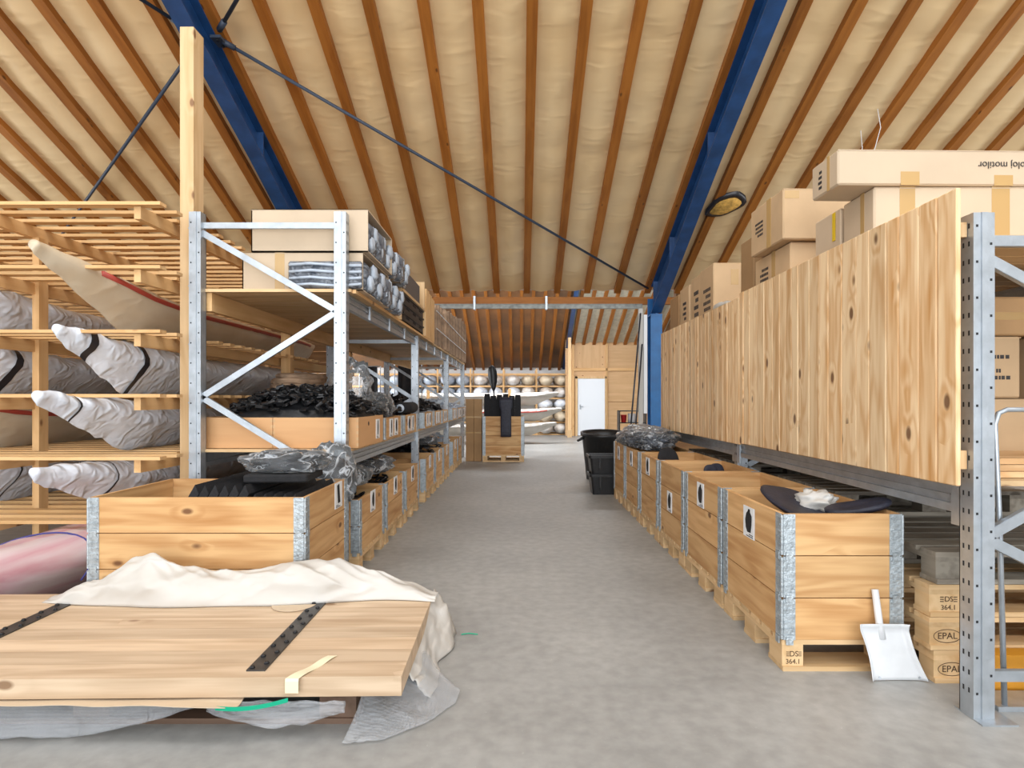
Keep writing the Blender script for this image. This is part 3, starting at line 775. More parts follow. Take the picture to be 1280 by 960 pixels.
def rack_beam(t, x, y0, y1, z0, z1, sx, step=True):
    """beam along y with ledge, plus hook plates at both ends"""
    m = MB()
    m.box((x - 0.02, y0, z0), (x + 0.02, y1, z0 + 0.035))
    m.box((x - 0.004, y0, z0 + 0.035), (x + 0.002, y1, z1 - 0.012))
    m.box((x - 0.02, y0, z1 - 0.014), (x + 0.02, y1, z1))
    m.box((min(x, x + sx*0.012), y0, z0 + 0.055), (max(x, x + sx*0.012), y1, z0 + 0.07))
    o = m.build('beam', GALV, t)
    for y in (y0, y1):
        MB().box((x + sx*0.022 - 0.004, y - 0.03, z0 - 0.05), (x + sx*0.022 + 0.010, y + 0.035, z1 + 0.018)).build('hook_plate', GALV, o)

# left rack: four frames, decks on two levels
LR = thing('pallet_rack', 'long galvanised rack with two loaded levels opposite the plank-faced rack', 'rack', None, (0, 0, 0))
LXA, LXB = -1.29, -2.33
LY = (4.30, 7.35, 10.45, 13.4)
for y in LY:
    rack_frame(LR, LXA, LXB, y, 2.63 if y < 5 else 2.075, [2.49, 1.92, 1.30, 0.70, 0.2] if y < 5 else [1.92, 1.30, 0.70, 0.2], 2.54 if y < 5 else 2.0)
for y0, y1 in zip(LY[:-1], LY[1:]):
    for x, s in ((LXA, 1), (LXB, -1)):
        rack_beam(LR, x, y0 + 0.09, y1 - 0.01, 1.955, 2.065, s)
        rack_beam(LR, x, y0 + 0.09, y1 - 0.01, 0.79, 0.90, s)
    for k in range(1, 4):
        yy = y0 + (y1 - y0) * k / 4
        MB().box((LXA + 0.018, yy - 0.015, 1.95), (LXA + 0.032, yy + 0.045, 2.07)).build('deck_clip', GALV, LR)
for y0, y1 in zip(LY[:-1], LY[1:]):
    bbox('joist', (LXB + 0.03, y0 + 0.09, 1.93), (LXB + 0.075, y1 - 0.02, 2.064), wood('slat', 'y'), LR)
yy = 4.36
while yy < 13.3:
    board('deck_board', (1.16, 0.135, 0.022), (-1.81, yy + 0.068, 2.077), wood('pallet', 'x'), LR); yy += 0.145
yy = 4.36
while yy < 13.3:
    board('deck_board', (1.14, 0.135, 0.02), (-1.81, yy + 0.068, 0.911), wood('pallet', 'x'), LR); yy += 0.145
# sheet edge board lying at the front of the upper deck
fb = thing('edge_board', 'pale timber lying along the aisle edge of the upper deck under the grey bags', 'board', None, (-1.215, 4.40, 2.062))
bbox('body', (-0.013, 0, 0), (0.012, 4.0, 0.026), wood('slat', 'y'), fb)

# right rack
RR = thing('pallet_rack', 'galvanised rack faced with pine planks, slotted upright nearest the camera', 'rack', None, (0, 0, 0))
RXA, RXB = 1.855, 2.95
RY = (2.40, 5.0, 7.6)
for y in RY:
    rack_frame(RR, RXA, RXB, y, 2.03, [1.86, 1.30, 0.72, 0.2], 1.925)
for y0, y1 in zip(RY[:-1], RY[1:]):
    for x, s in ((RXA - 0.015, -1), (RXB, 1)):
        rack_beam(RR, x, y0 + 0.09, y1 - 0.01, 0.81, 0.92, s)
        rack_beam(RR, x, y0 + 0.09, y1 - 0.01, 1.84, 1.945, s)
yy = 2.50
while yy < 7.5:
    board('deck_board', (1.10, 0.135, 0.022), (2.40, yy + 0.068, 1.957), wood('pallet', 'x'), RR)
    board('deck_board', (1.10, 0.135, 0.022), (2.40, yy + 0.068, 0.932), wood('pallet', 'x'), RR)
    yy += 0.145
bbox('cleat', (1.765, 2.43, 1.00), (1.81, 2.46, 1.075), wood('pine', 'z'), RR)
bbox('cleat', (1.765, 2.43, 1.94), (1.81, 2.46, 2.0), wood('pine', 'z'), RR)

# pine plank facing: two panels, every plank its own piece
rp = random.Random(3)
def plank_panel(y0, y1, z0, z1, label):
    t = thing('plank_panel', label, 'panel', 'pine plank facing', (1.75, y0, z0))
    y = 0.0; L = y1 - y0
    while y < L - 0.02:
        w = min(rp.choice((0.09, 0.115, 0.115, 0.14)), L - y)
        if L - y - w < 0.05: w = L - y
        o = board('plank', (0.02, w - 0.005, z1 - z0), (0.0, y + w/2, (z1 - z0)/2), wood('pinewall', 'z'), t, ch=0.0045)
        o.location.x += rp.uniform(-0.003, 0.003)
        y += w
    for z in (0.09, z1 - z0 - 0.14):
        bbox('batten', (0.0105, 0.08, z), (0.034, L - 0.05, z + 0.07), wood('pine', 'y'), t)
plank_panel(2.39, 4.755, 0.936, 2.127, 'taller pine plank panel on the rack, nearest the camera')
plank_panel(4.76, 7.40, 0.925, 2.097, 'slightly lower pine plank panel on the rack, toward the blue column')

# ================================================================== TIMBER KAYAK RACK
KR = thing('kayak_rack', 'timber slatted rack holding the wrapped kayaks at the picture edge', 'rack', None, (0, 0, 0))
KLV = (2.605, 2.18, 1.75, 1.32, 0.90, 0.475)
for li, z in enumerate(KLV):
    y = 4.0; k = 0
    while y < 9.2:
        cut = 0.11 if 4.3 < y < 4.6 else 0.0
        board('slat', (3.9 - cut, 0.075, 0.022), (-4.35 - cut/2, y + 0.037, z - 0.011), wood('slat', 'x'), KR)
        y += 0.195; k += 1
        if li > 0 and y > 7.2: break
    for x in (-2.57, -3.66, -4.9):
        board('joist', (0.045, 5.2, 0.085), (x, 4.03 + 2.6, z - 0.066), wood('slat', 'y'), KR)
for x in (-3.62, -4.85):
    for y in (4.5, 6.4, 8.6):
        bbox('post', (x - 0.038, y, 0.0), (x + 0.012, y + 0.09, 2.5), wood('slat', 'z'), KR)
for y in (6.35, 8.6):
    bbox('post', (-2.53, y, 0.0), (-2.43, y + 0.10, 2.5), wood('slat', 'z'), KR)
tp = thing('timber_post', 'tall squared timber post standing behind the front galvanised upright', 'post', None, (-2.455, 4.42, 0))
bbox('shaft', (-0.05, 0.0, 0.0), (0.05, 0.14, 4.03), wood('pallet', 'z'), tp)
for z in KLV: MB().lathe([(0.008, 0), (0.008, 0.004)], (0, 0, 0), 8).build('screw_head', GALV, tp, rot=(pi/2, 0, 0), loc=(0.02, 0.0, z - 0.06))
# back wall boards behind the kayaks
bw = thing('board_screen', 'dark brown board screen closing the back of the kayak rack', 'screen', None, (-4.4, 9.35, 0))
for k in range(15): bbox('board', (-2.2, 0, 0.17 * k), (1.55, 0.02, 0.17 * k + 0.162), wood('brown', 'x'), bw)

def kayak(name, label, cat, group, x, ytip, zshelf, ztip, m, length=5.0, beam=0.58, h=0.33, yrest=None, seed=1, over=0.8, wr=0.02, trim=None, deckmat=None, bands=(), yaw=0.0, smooth=True, nl=60, ns=28, dback=0.0):
    """wrapped hull: bow toward -y at ytip; rests on zshelf"""
    t = thing(name, label, cat, group, (x, ytip, zshelf), yaw)
    rise = ztip - zshelf
    def sec(s):
        # s metres from the bow
        e = min(1.0, s / 1.9); w = beam/2 * (1 - (1 - e) ** 2.2) ** 0.9
        e2 = min(1, (length - s) / 1.6); w *= max(0.02, 1 - (1 - e2) ** 2.4)
        w = max(w, 0.035)
        q = min(1.0, s / over); keel = (rise - 0.09) * (1 - q) ** 1.0
        q2 = min(1.0, s / 1.5); top = h + (rise - h) * (1 - q2) ** 1.15
        qb = max(0, 1 - (length - s) / 0.8); keel += 0.25 * qb ** 2
        return w, keel, max(top, keel + 0.07)
    def ringat(s, infl=0.0, sd=seed, nn=ns):
        w, kz, tz = sec(s); hgt = tz - kz; out = []
        for k in range(nn):
            a = 2 * pi * k / nn; ca, sa = cos(a), sin(a)
            ex = abs(ca) ** 0.75 * (1 if ca > 0 else -1); ez = abs(sa) ** 0.85 * (1 if sa > 0 else -1)
            zz = kz + hgt * (0.56 + (0.44 * ez if ez > 0 else 0.56 * ez))
            vee = 0.95 - 0.35 * min(1.0, s / 1.6)
            xx = w * ex * (1.0 if ez > 0.1 else max(0.12, 1 - (0.1 - ez) * vee))
            dn = wr * (ridge(xx*5 + sd*3.1 + s*2.2, s*4.2, zz*6) - 0.4) + wr * 0.7 * nz(xx*9, s*11 + sd, zz*9)
            if s < 0.05: dn *= 0.3
            n = Vector((ca, 0, sa))
            out.append(Vector((xx, s, zz)) + n * (dn + infl))
        zlo = min(p.z for p in out)
        if zlo < 0.0:
            for p in out:
                if p.z < 0: p.z = 0.0
        return out
    st = [0.0, 0.015, 0.04, 0.08] + [0.08 + (length - 0.08) * ((i / nl) ** 1.35) for i in range(1, nl + 1)]
    mb = MB(); mb.loft([[ringat(0.0)[0]*0 + Vector((0, -0.012, rise - 0.05)) + (p - Vector((0, 0, rise - 0.05))) * 0.4 for p in ringat(0.0)]] + [ringat(s) for s in st])
    mb.build('hull', m, t, smooth)
    if deckmat:
        MB().loft([[p for p in ringat(s, 0.006)[1:ns//2]] + [Vector((0, s, sec(s)[1] + 0.6*(sec(s)[2]-sec(s)[1])))] for s in st[2:]]).build('deck_cover', deckmat, t, True)
    if trim:
        for sgn in (-1, 1):
            pts = []
            for i in range(26):
                s = 0.42 + i * (length - 1.2) / 25
                w, kz, tz = sec(s); pts.append((sgn * (w * 0.94 + 0.006), s, kz + (tz - kz) * 0.74))
            MB().tube(pts, 0.020, 6).build('rail_trim', trim, t, True)
    for s, wd, mm in bands:
        r0, r1 = ringat(s, 0.006), ringat(s + wd, 0.006)
        sh = [p + Vector((0, 0.35 * (p.z - 0.2), 0)) for p in r0]; sh2 = [p + Vector((0, 0.35 * (p.z - 0.2), 0)) for p in r1]
        tilt = lambda base: [Vector((p.x*1.02, p.y, p.z + 0.003)) for p in base]
        MB().loft([tilt(r0), tilt(r1)], cap=False).build('binding', mm, t, True)
    return t
KG = 'wrapped kayaks in the timber rack'
kayak('kayak', 'cream wrapped kayak with a red rail, highest bow in the middle of the timber rack', 'kayak', KG, -3.0, 3.70, 1.75, 2.27, CREAM, trim=RED, seed=1, over=0.9, wr=0.008, h=0.33)
kayak('kayak', 'silver wrapped kayak with two black tape bands just below the cream kayak', 'kayak', KG, -2.98, 3.86, 1.32, 1.77, SILVER, seed=2, over=0.62, bands=((0.20, 0.05, TAPEB), (0.62, 0.045, TAPEB)))
kayak('kayak', 'crumpled silver wrapped kayak level with the wooden box, second above the floor crates', 'kayak', KG, -2.98, 3.70, 0.90, 1.335, SILVER, seed=3, over=0.8, bands=((0.25, 0.012, TAPEB),))
kayak('kayak', 'grey wrapped kayak with a thin dark cord, lowest shelf behind the foam crate', 'kayak', KG, -2.98, 3.68, 0.475, 0.865, GREYWRAP, seed=4, over=0.75, bands=((0.52, 0.012, TAPEB),))
kayak('kayak', 'pale wrapped kayak cut by the picture edge beside the cream bow', 'kayak', KG, -4.16, 3.95, 1.75, 2.24, SILVER, seed=5)
kayak('kayak', 'grey wrapped kayak with a black band cut by the picture edge, second row', 'kayak', KG, -4.12, 3.95, 1.32, 1.77, SILVER, seed=6, bands=((0.72, 0.05, TAPEB),))
kayak('kayak', 'beige wrapped kayak with a red deck cut by the picture edge, third row', 'kayak', KG, -4.12, 3.95, 0.90, 1.33, CREAM, seed=7, trim=RED, wr=0.008)
kayak('kayak', 'grey wrapped kayak cut by the picture edge, lowest shelf', 'kayak', KG, -4.12, 3.95, 0.475, 0.88, GREYWRAP, seed=8, bands=((0.75, 0.014, TAPEB),))
pk = kayak('kayak', 'pink and white plastic wrapped kayak on the floor tied with blue rope', 'kayak', KG, -3.02, 2.95, 0.0, 0.43, PINK, seed=9, h=0.41, beam=0.74, over=0.5, wr=0.006)
pts = []
for k in range(15):
    a = -0.2 + 2.6 * k / 14
    pts.append((0.32 * cos(a) + 0.01, 0.78 + 0.15*sin(a*1.5), 0.215 + 0.215 * sin(a)))
MB().tube(pts, 0.006, 6).build('rope', ROPE, pk, True)

# ================================================================== TABLE TOP PACKAGE
SZ0, SZ1 = 0.157, 0.232
SL = thing('table_top', 'large glued oak table top with two dark steel bars lying flat on the floor pallet', 'table top', None, (-1.66, 2.255, SZ0))
nst = 8; dy = 1.0 / nst
for k in range(nst):
    board('stave', (2.42, dy - 0.0008, 0.075), (0, dy * (k + 0.5), 0.0375), wood('oak', 'x'), SL)
for xb in (0.64, -0.655):
    br = bbox('steel_bar', (xb - 0.036, 0.05, 0.075), (xb + 0.036, 0.985, 0.081), STEELBAR, SL)
    for k in range(9):
        for s in (-1, 1):
            MB().lathe([(0.0105, 0), (0.0105, 0.004), (0.006, 0.009)], (0, 0, 0), 10).build('bolt', BOLT, br, loc=(s * 0.020, -0.43 + 0.105 * k + 0.02 * s, 0.003))
SL.rotation_euler.z = 0.018
# masking tape and strap over the front edge
mk = thing('masking_tape', 'pale masking tape strip stuck over the front edge of the table top', 'tape', None, (-0.855, 2.25, SZ1))
def tapefn(u, v):
    w = (u - 0.5) * 0.05
    if v < 0.3: return (w, -0.004, -0.05 + 0.052 * v / 0.3 + 0.0)
    s = (v - 0.3) / 0.7
    return (w * (1 - 0.25 * s) + 0.09 * s, 0.20 * s, 0.0035 + 0.003 * sin(s * 9))
solid(MB().grid(tapefn, 2, 20).build('strip', MASK, mk), 0.001)
gs = thing('packing_strap', 'green plastic packing strap under the front edge of the table top', 'strap', None, (-0.99, 2.235, SZ0))
def strapfn(u, v):
    x = -0.14 + 0.27 * u; z = -0.022 + 0.03 * u * u + 0.003
    return (x, -0.012 - 0.015 * sin(pi * u), z + (v - 0.5) * 0.016)
solid(MB().grid(strapfn, 24, 1).build('band', GREEN, gs), 0.0015)
th = thing('strap_offcut', 'thin green strap offcut on the concrete beside the bubble wrap', 'strap', None, (-0.32, 3.27, 0.003))
MB().tube([(0, 0, 0), (0.04, 0.01, 0.002), (0.09, 0.0, 0.0)], 0.003, 5).build('strand', GREEN, th)
# dark pallet beneath
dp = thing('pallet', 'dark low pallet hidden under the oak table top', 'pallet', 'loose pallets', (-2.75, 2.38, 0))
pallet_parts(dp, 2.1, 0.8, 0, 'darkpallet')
# cardboard liner
ln = thing('cardboard_liner', 'corrugated cardboard liner peeking out under the oak table top', 'cardboard', None, (-1.75, 2.25, 0.146))
def linfn(u, v):
    return (-1.05 + 1.75 * u, -0.03 - 0.02*nz(u*6, 0, 1) + 0.95 * v, 0.004 + 0.004 * nz(u * 9, v * 4, 2) - (0.014*max(0, sin(u*7)) if v < 0.04 else 0))
solid(MB().grid(linfn, 40, 26).build('sheet', CARDL, ln), 0.003)
kd = thing('card_offcut', 'rounded kraft card offcut lying on the table top under the foam sheet', 'cardboard', None, (-1.10, 3.03, SZ1 + 0.003))
MB().prism([(-0.05 + 0.11*cos(a), 0.03 + 0.10*sin(a)) for a in [pi + 0.2 + k * (pi - 0.2) / 12 for k in range(13)]], 2, 0, 0.004).build('sheet', CARDL, kd)

# white foam sheet folded back over the rear edge
def lerp(tab, x):
    for (a, p), (c, q) in zip(tab[:-1], tab[1:]):
        if a <= x <= c: return p + (q - p) * (x - a) / (c - a)
    return tab[0][1] if x < tab[0][0] else tab[-1][1]
def lerp_s(tab, x):
    for (a, p), (c, q) in zip(tab[:-1], tab[1:]):
        if a <= x <= c:
            s = (x - a) / (c - a); s = s * s * (3 - 2 * s); return p + (q - p) * s
    return tab[0][1] if x < tab[0][0] else tab[-1][1]
HT = [(-2.47, 0.005), (-2.25, 0.10), (-2.0, 0.205), (-1.93, 0.225), (-1.75, 0.165), (-1.45, 0.15), (-1.15, 0.185), (-0.98, 0.18), (-0.8, 0.12), (-0.6, 0.065), (-0.45, 0.012)]
fs = thing('foam_sheet', 'white foam packing sheet folded back along the rear edge of the oak table top', 'packing sheet', None, (0, 0, 0))
def foamfn(u, v):
    x = -2.47 + 2.03 * u
    h = lerp_s(HT, x)
    yb = 3.10 - 0.06 * sin(u * 5.0) + 0.05*nz(u*4, 0, 2) - (0.05 * u)
    if v < 0.55:
        a = v / 0.55 * pi * 0.55
        y = yb + 0.145 * (1 - cos(a)) * 0.8; z = SZ1 + 0.003 + h * sin(a)
    else:
        s = (v - 0.55) / 0.45
        y = yb + 0.145 * (1 - cos(pi * 0.55)) * 0.8 + 0.03 * s
        z = SZ1 + 0.003 + h * sin(pi * 0.55) * (1 - s) - 0.14 * s
    k = min(1, v * 6) * (0.3 + h * 4)
    z += 0.022 * k * (ridge(x * 2.2 + y * 3, y * 5, 1.0) - 0.5) + 0.014 * k * (ridge(x * 6 + v * 5, v * 3.2, 2.0) - 0.5) + 0.008 * k * nz(x * 16, v * 9, 3)
    y -= 0.02 * k * max(0, ridge(x * 4 - v * 3, v * 2.5, 6.0) - 0.4)
    y += 0.014 * k * nz(x * 3, v * 4, 7.0)
    return (x, min(y, 3.302), max(z, SZ1 + 0.002) if v < 0.55 else z)
solid(MB().grid(foamfn, 220, 48).build('sheet', FOAMSHEET, fs, True), 0.003)
def foamend(u, v):
    # falls over the right rear corner down to the floor
    y = 3.28 - 0.72 * u
    s = v
    x = -0.47 + 0.10 * s - 0.02 * u + 0.035 * s * nz(u * 5, s * 2, 4.0) + 0.015*sin(u*9)*s
    z = 0.24 * (1 - s) ** (0.7 + u) * (1 - 0.45 * u) + 0.006 + 0.035 * (1 - abs(2*s - 1)) * max(0, nz(u * 7, s * 6, 9.0) + 0.3)
    return (x + 0.02 * s * (1 - u), y, z)
solid(MB().grid(foamend, 40, 18).build('corner_fold', FOAMSHEET, fs, True), 0.003)
bwp = thing('bubble_wrap', 'torn bubble wrap sheet spread on the concrete at the table top corner', 'bubble wrap', None, (0, 0, 0))
EDGE = [(0.0, -0.66, 2.22), (0.2, -0.52, 2.24), (0.42, -0.37, 2.36), (0.62, -0.34, 2.40), (0.72, -0.27, 2.52), (0.86, -0.26, 2.62), (1.0, -0.34, 2.72)]
def bub(u, v):
    ex = lerp([(e[0], e[1]) for e in EDGE], u); ey = lerp([(e[0], e[2]) for e in EDGE], u)
    ix, iy = -0.62 + 0.13 * u, 2.42 + 0.50 * u
    x = ix + (ex - ix) * v; y = iy + (ey - iy) * v
    z = 0.008 + 0.15 * (1 - v) ** 1.6 + 0.022 * max(0, nz(x * 9, y * 9, 3) + 0.2) * (1 - 0.5*v) + 0.004 * nz(x*40, y*40, 1)
    if x < -0.5: z = min(z, 0.135)
    return (x, y, max(z, 0.004))
solid(MB().grid(bub, 46, 34).build('sheet', BUBBLE, bwp, True), 0.003)
bwf = thing('bubble_wrap', 'bubble wrap hanging from under the front edge of the table top down to the floor', 'bubble wrap', None, (0, 0, 0))
def bub2(u, v):
    x = -2.35 + 1.18 * u
    drop = 0.135 * (1 - max(0, (u - 0.55) / 0.45) ** 1.4 * 0.9)
    z = 0.142 - drop * v + 0.006 * nz(x * 12, v * 5, 2)
    y = 2.272 + 0.045 * v - 0.075 * v * v * (1 - u * 0.6) + 0.012 * nz(x * 7, v * 3, 5) * v
    return (x, y, max(z, 0.005))
solid(MB().grid(bub2, 60, 14).build('sheet', BUBBLE, bwf, True), 0.003)
bwg = thing('bubble_wrap', 'crumpled end of bubble wrap under the middle of the table top front', 'bubble wrap', None, (0, 0, 0))
def bub3(u, v):
    x = -1.18 + 0.52 * u
    z = 0.142 - 0.07 * v * (0.5 + 0.8 * sin(pi * u)) + 0.010 * nz(x * 18, v * 6, 2)
    return (x, 2.268 - 0.015 * v + 0.02 * nz(x * 9, v * 4, 7), z)
solid(MB().grid(bub3, 36, 10).build('sheet', BUBBLE, bwg, True), 0.003)
# ================================================================== LUMPY THINGS
def blob_part(name, m, parent, c, s, seed=0, amp=0.18, n=(26, 18), flat=True, freq=2.2, ridged=0.08, power=0.8):
    """lumpy closed body (bagged bundle) with folds"""
    def fn(i, j):
        a = 2 * pi * i / n[0]; t = -pi/2 + pi * j / n[1]
        ct = max(0, cos(t)) ** power; st = (abs(sin(t)) ** power) * (1 if t > 0 else -1)
        d = Vector((ct * cos(a), ct * sin(a), st))
        k = 1 + amp * noise.noise(d * freq + Vector((seed * 7.3, seed * 1.7, seed))) + ridged * (ridge(d.x * 4 + seed, d.y * 4, d.z * 4) - 0.4)
        p = Vector((d.x * s[0] * k, d.y * s[1] * k, d.z * s[2] * k))
        if flat and p.z < -s[2] * 0.72: p.z = -s[2] * 0.72
        return p + Vector(c)
    rings = [[fn(i, j) for i in range(n[0])] for j in range(1, n[1])]
    return MB().loft(rings).build(name, m, parent, True)

def plate_pts(outline, th):
    return outline
# ---- foam wedges in the big front crate: leaning black slabs
FG = 'black foam wedges in the front crate'
wx = -2.0
for k in range(11):
    x = -2.12 + 0.056 * k
    t = thing('foam_wedge', '%s leaning black foam wedge from the crate\'s outer end' % ORD[k], 'foam wedge', FG, (x, 3.36, 0.285), 0)
    h = 0.52 if k < 6 else 0.47
    lean = 0.30
    poly = [(0, 0), (0.05, 0), (0.05 + lean * 0.9, h * 0.9), (lean, h)]
    MB().prism([(px, pz) for px, pz in poly], 1, 0.0, 0.66).build('body', FOAM, t)
t = thing('foam_pad', 'flat black foam slab lying on the wedges under the clear bag', 'foam pad', None, (-1.58, 3.42, 0.806), 0.06)
MB().cbox((0, 0, 0), (0.36, 0.34, 0.045), 0.008).build('body', FOAM, t)
t = thing('plastic_bag', 'clear bag of dark parts lying on the black foam slab', 'plastic bag', None, (-1.43, 3.66, 0.905))
blob_part('film', CLEAR, t, (0, 0, 0), (0.24, 0.20, 0.07), 3, 0.25, (44, 24), ridged=0.16)
blob_part('parts_inside', FOAM, t, (0.0, 0, -0.01), (0.19, 0.15, 0.045), 4, 0.2, ridged=0.1)
t = thing('plastic_bag', 'clear bag slumping over the corner between the foam crate and the next', 'plastic bag', None, (-1.32, 4.20, 0.76))
blob_part('film', CLEAR, t, (0, 0, 0), (0.17, 0.15, 0.20), 6, 0.25, (36, 24), flat=False, ridged=0.16)
blob_part('parts_inside', BLACK, t, (0.0, 0.02, -0.03), (0.13, 0.11, 0.14), 7, 0.25, flat=False)

# ---- fillings of the low crates: heaps of small black fittings nobody could count, under loose film
def heap(name, label, lo, hi, zpk, m, seed, n=90, size=0.035, film=None, kinds=(0, 1, 2)):
    """a heap of small parts: bent tubes, plates and rings thrown together"""
    r = random.Random(seed); mb = MB()
    cx, cy = (lo[0] + hi[0]) / 2, (lo[1] + hi[1]) / 2
    hx, hy = (hi[0] - lo[0]) / 2, (hi[1] - lo[1]) / 2
    mb.grid(lambda u, v: (lo[0] + u*(hi[0]-lo[0]), lo[1] + v*(hi[1]-lo[1]), lo[2] + 0.72 * (zpk - lo[2] - size) * max(0, (1 - (2*u-1)**2)) ** 0.6 * max(0, (1 - (2*v-1)**2)) ** 0.6 + 0.2*size*nz(u*9, v*9, seed)), 14, 14)
    for i in range(n):
        u, v = r.uniform(-0.94, 0.94), r.uniform(-0.94, 0.94)
        z = lo[2] + (zpk - lo[2] - size) * (1 - u*u) ** 0.6 * (1 - v*v) ** 0.6 + r.uniform(0.0, size * 0.9)
        p = Vector((cx + u*hx, cy + v*hy, z)); k = r.choice(kinds)
        rot = Matrix.Rotation(r.uniform(0, 6.28), 3, 'Z') @ Matrix.Rotation(r.uniform(-0.9, 0.9), 3, 'X')
        s = size * r.uniform(0.7, 1.5)
        if k == 0: mb.tube([p + rot @ Vector((s*1.4*cos(a), s*sin(a), 0)) for a in (-1.2, -0.4, 0.4, 1.2)], s*0.28, 6)
        elif k == 1:
            q = [p + rot @ Vector(c) for c in ((-s,-s*.6,-s*.12),(s,-s*.6,-s*.12),(s,s*.6,-s*.12),(-s,s*.6,-s*.12),(-s,-s*.4,s*.12),(s,-s*.4,s*.12),(s,s*.4,s*.12),(-s,s*.4,s*.12))]
            mb.add(q, [(0,3,2,1),(4,5,6,7),(0,1,5,4),(1,2,6,5),(2,3,7,6),(3,0,4,7)])
        else: mb.tube([p + rot @ Vector((s*0.8*cos(a), s*0.8*sin(a), 0)) for a in [j*pi/4 for j in range(9)]], s*0.2, 5)
    o = mb.build(name, m, None)
    tag(o, label, 'fittings', None, 'stuff')
    return o
heap('black_fittings', 'dark bagged parts heaped in the low crate behind the foam wedges', (-2.3, 4.48, 0.36), (-1.23, 5.2, 0), 0.66, BLACK, 11)
heap('black_fittings', 'dark parts heaped in the second low crate under the galvanised rack', (-2.3, 5.36, 0.36), (-1.23, 6.08, 0), 0.68, BLACK, 12)
heap('black_fittings', 'dark parts heaped in the fifth low crate under the galvanised rack', (-2.3, 8.46, 0.38), (-1.23, 9.18, 0), 0.72, BLACK, 13, 120)
heap('black_fittings', 'dark parts heaped in the sixth low crate under the galvanised rack', (-2.3, 9.36, 0.38), (-1.23, 10.08, 0), 0.70, BLACK, 14, 120)
heap('grey_fittings', 'pale bagged parts heaped in the seventh low crate under the galvanised rack', (-2.3, 10.54, 0.38), (-1.23, 11.26, 0), 0.74, FARWRAPB, 15, 100)
for i, (y, lab) in enumerate(((4.86, 'clear film bag over the dark parts behind the foam wedge crate'), (5.75, 'clear film bag bulging over the second low crate'), (8.85, 'clear film bag on the dark heap past the second rack upright'))):
    t = thing('plastic_bag', lab, 'plastic bag', None, (-1.50, y, 0.665 if i < 2 else 0.70))
    blob_part('film', CLEAR, t, (0, 0, 0), (0.27, 0.33, 0.10), 20 + i, 0.25, (40, 22), ridged=0.16)
    blob_part('parts_inside', FOAM, t, (0, 0, -0.015), (0.2, 0.25, 0.06), 30 + i, 0.25)

# ---- pads in the right-hand crates
def pad(name, label, loc, rot, sx, sy, m=NAVY, th=0.03, pinch=0.6, seed=0, group='dark pads standing in the crates'):
    """contoured seat pad: rounded outline, dished and bowed"""
    t = thing(name, label, 'pad', group, loc)
    t.rotation_euler = rot
    n = 28; rings = []
    for k, (s, z) in enumerate(((0.90, -th/2), (1.0, -th/6), (1.0, th/6), (0.90, th/2), (0.5, th/2 - 0.004), (0.05, th/2 - 0.006))):
        ring = []
        for i in range(n):
            a = 2*pi*i/n; ca, sa = cos(a), sin(a)
            x = sx * s * abs(ca)**0.7 * (1 if ca > 0 else -1) * (1 - (1 - pinch) * 0.5 * (1 + sa)); y = sy * s * abs(sa)**0.75 * (1 if sa > 0 else -1)
            ring.append((x, y, z + 0.10 * (x/sx)**2 * sx + 0.15 * (y/sy)**2 * sy * 0.5))
        rings.append(ring)
    MB().loft(rings).build('body', m, t, True)
    return t
pad('seat_pad', 'large dark pad arching in the crate next to the shovel', (1.50, 3.20, 0.700), (0.25, 0.15, 0.2), 0.20, 0.26, pinch=0.8)
pad('seat_pad', 'narrow dark pad sticking up over the rim of the crate next to the shovel', (1.70, 3.02, 0.735), (0.15, -0.22, -0.35), 0.16, 0.075, pinch=0.9)
t = thing('plastic_bag', 'crumpled white bag between the two pads in the crate by the shovel', 'plastic bag', None, (1.62, 3.28, 0.72))
blob_part('film', FOAMSHEET, t, (0, 0, 0), (0.10, 0.11, 0.06), 41, 0.35, (36, 20), ridged=0.2)
for i in range(3):
    pad('seat_pad', '%s small dark pad lying low inside the empty-looking crate' % ORD[i], (1.46 + 0.05*i, 3.95 + 0.11*i, 0.50 + 0.035*i), (0.1, 0.2, 0.4*i), 0.16, 0.2)
for i, (x, y) in enumerate(((1.60, 5.02), (1.68, 5.12))):
    pad('seat_pad', ('front' if i == 0 else 'rear') + ' one of two dark rounded pads peeping out of the crate with the low label', (x, y, 0.655), (1.2, 0, 0.1), 0.07, 0.085, pinch=0.9)
pad('seat_pad', 'rounded black pad rising above the crate before the shiny bundle', (1.39, 5.62, 0.67), (1.15, 0.1, 0.2), 0.125, 0.17, FOAM, pinch=0.8)

# ---- bagged bundle on the far crates of that row
t = thing('bagged_bundle', 'shiny clear bagged bundle of grey webbing heaped on the last two crates', 'plastic bag', None, (1.47, 7.0, 0.83))
blob_part('film', CLEAR, t, (0, 0, 0.01), (0.29, 0.78, 0.13), 51, 0.18, (60, 30), ridged=0.18)
blob_part('webbing', GREYBAG, t, (0, 0, 0), (0.26, 0.72, 0.105), 52, 0.18, (50, 26), ridged=0.14)

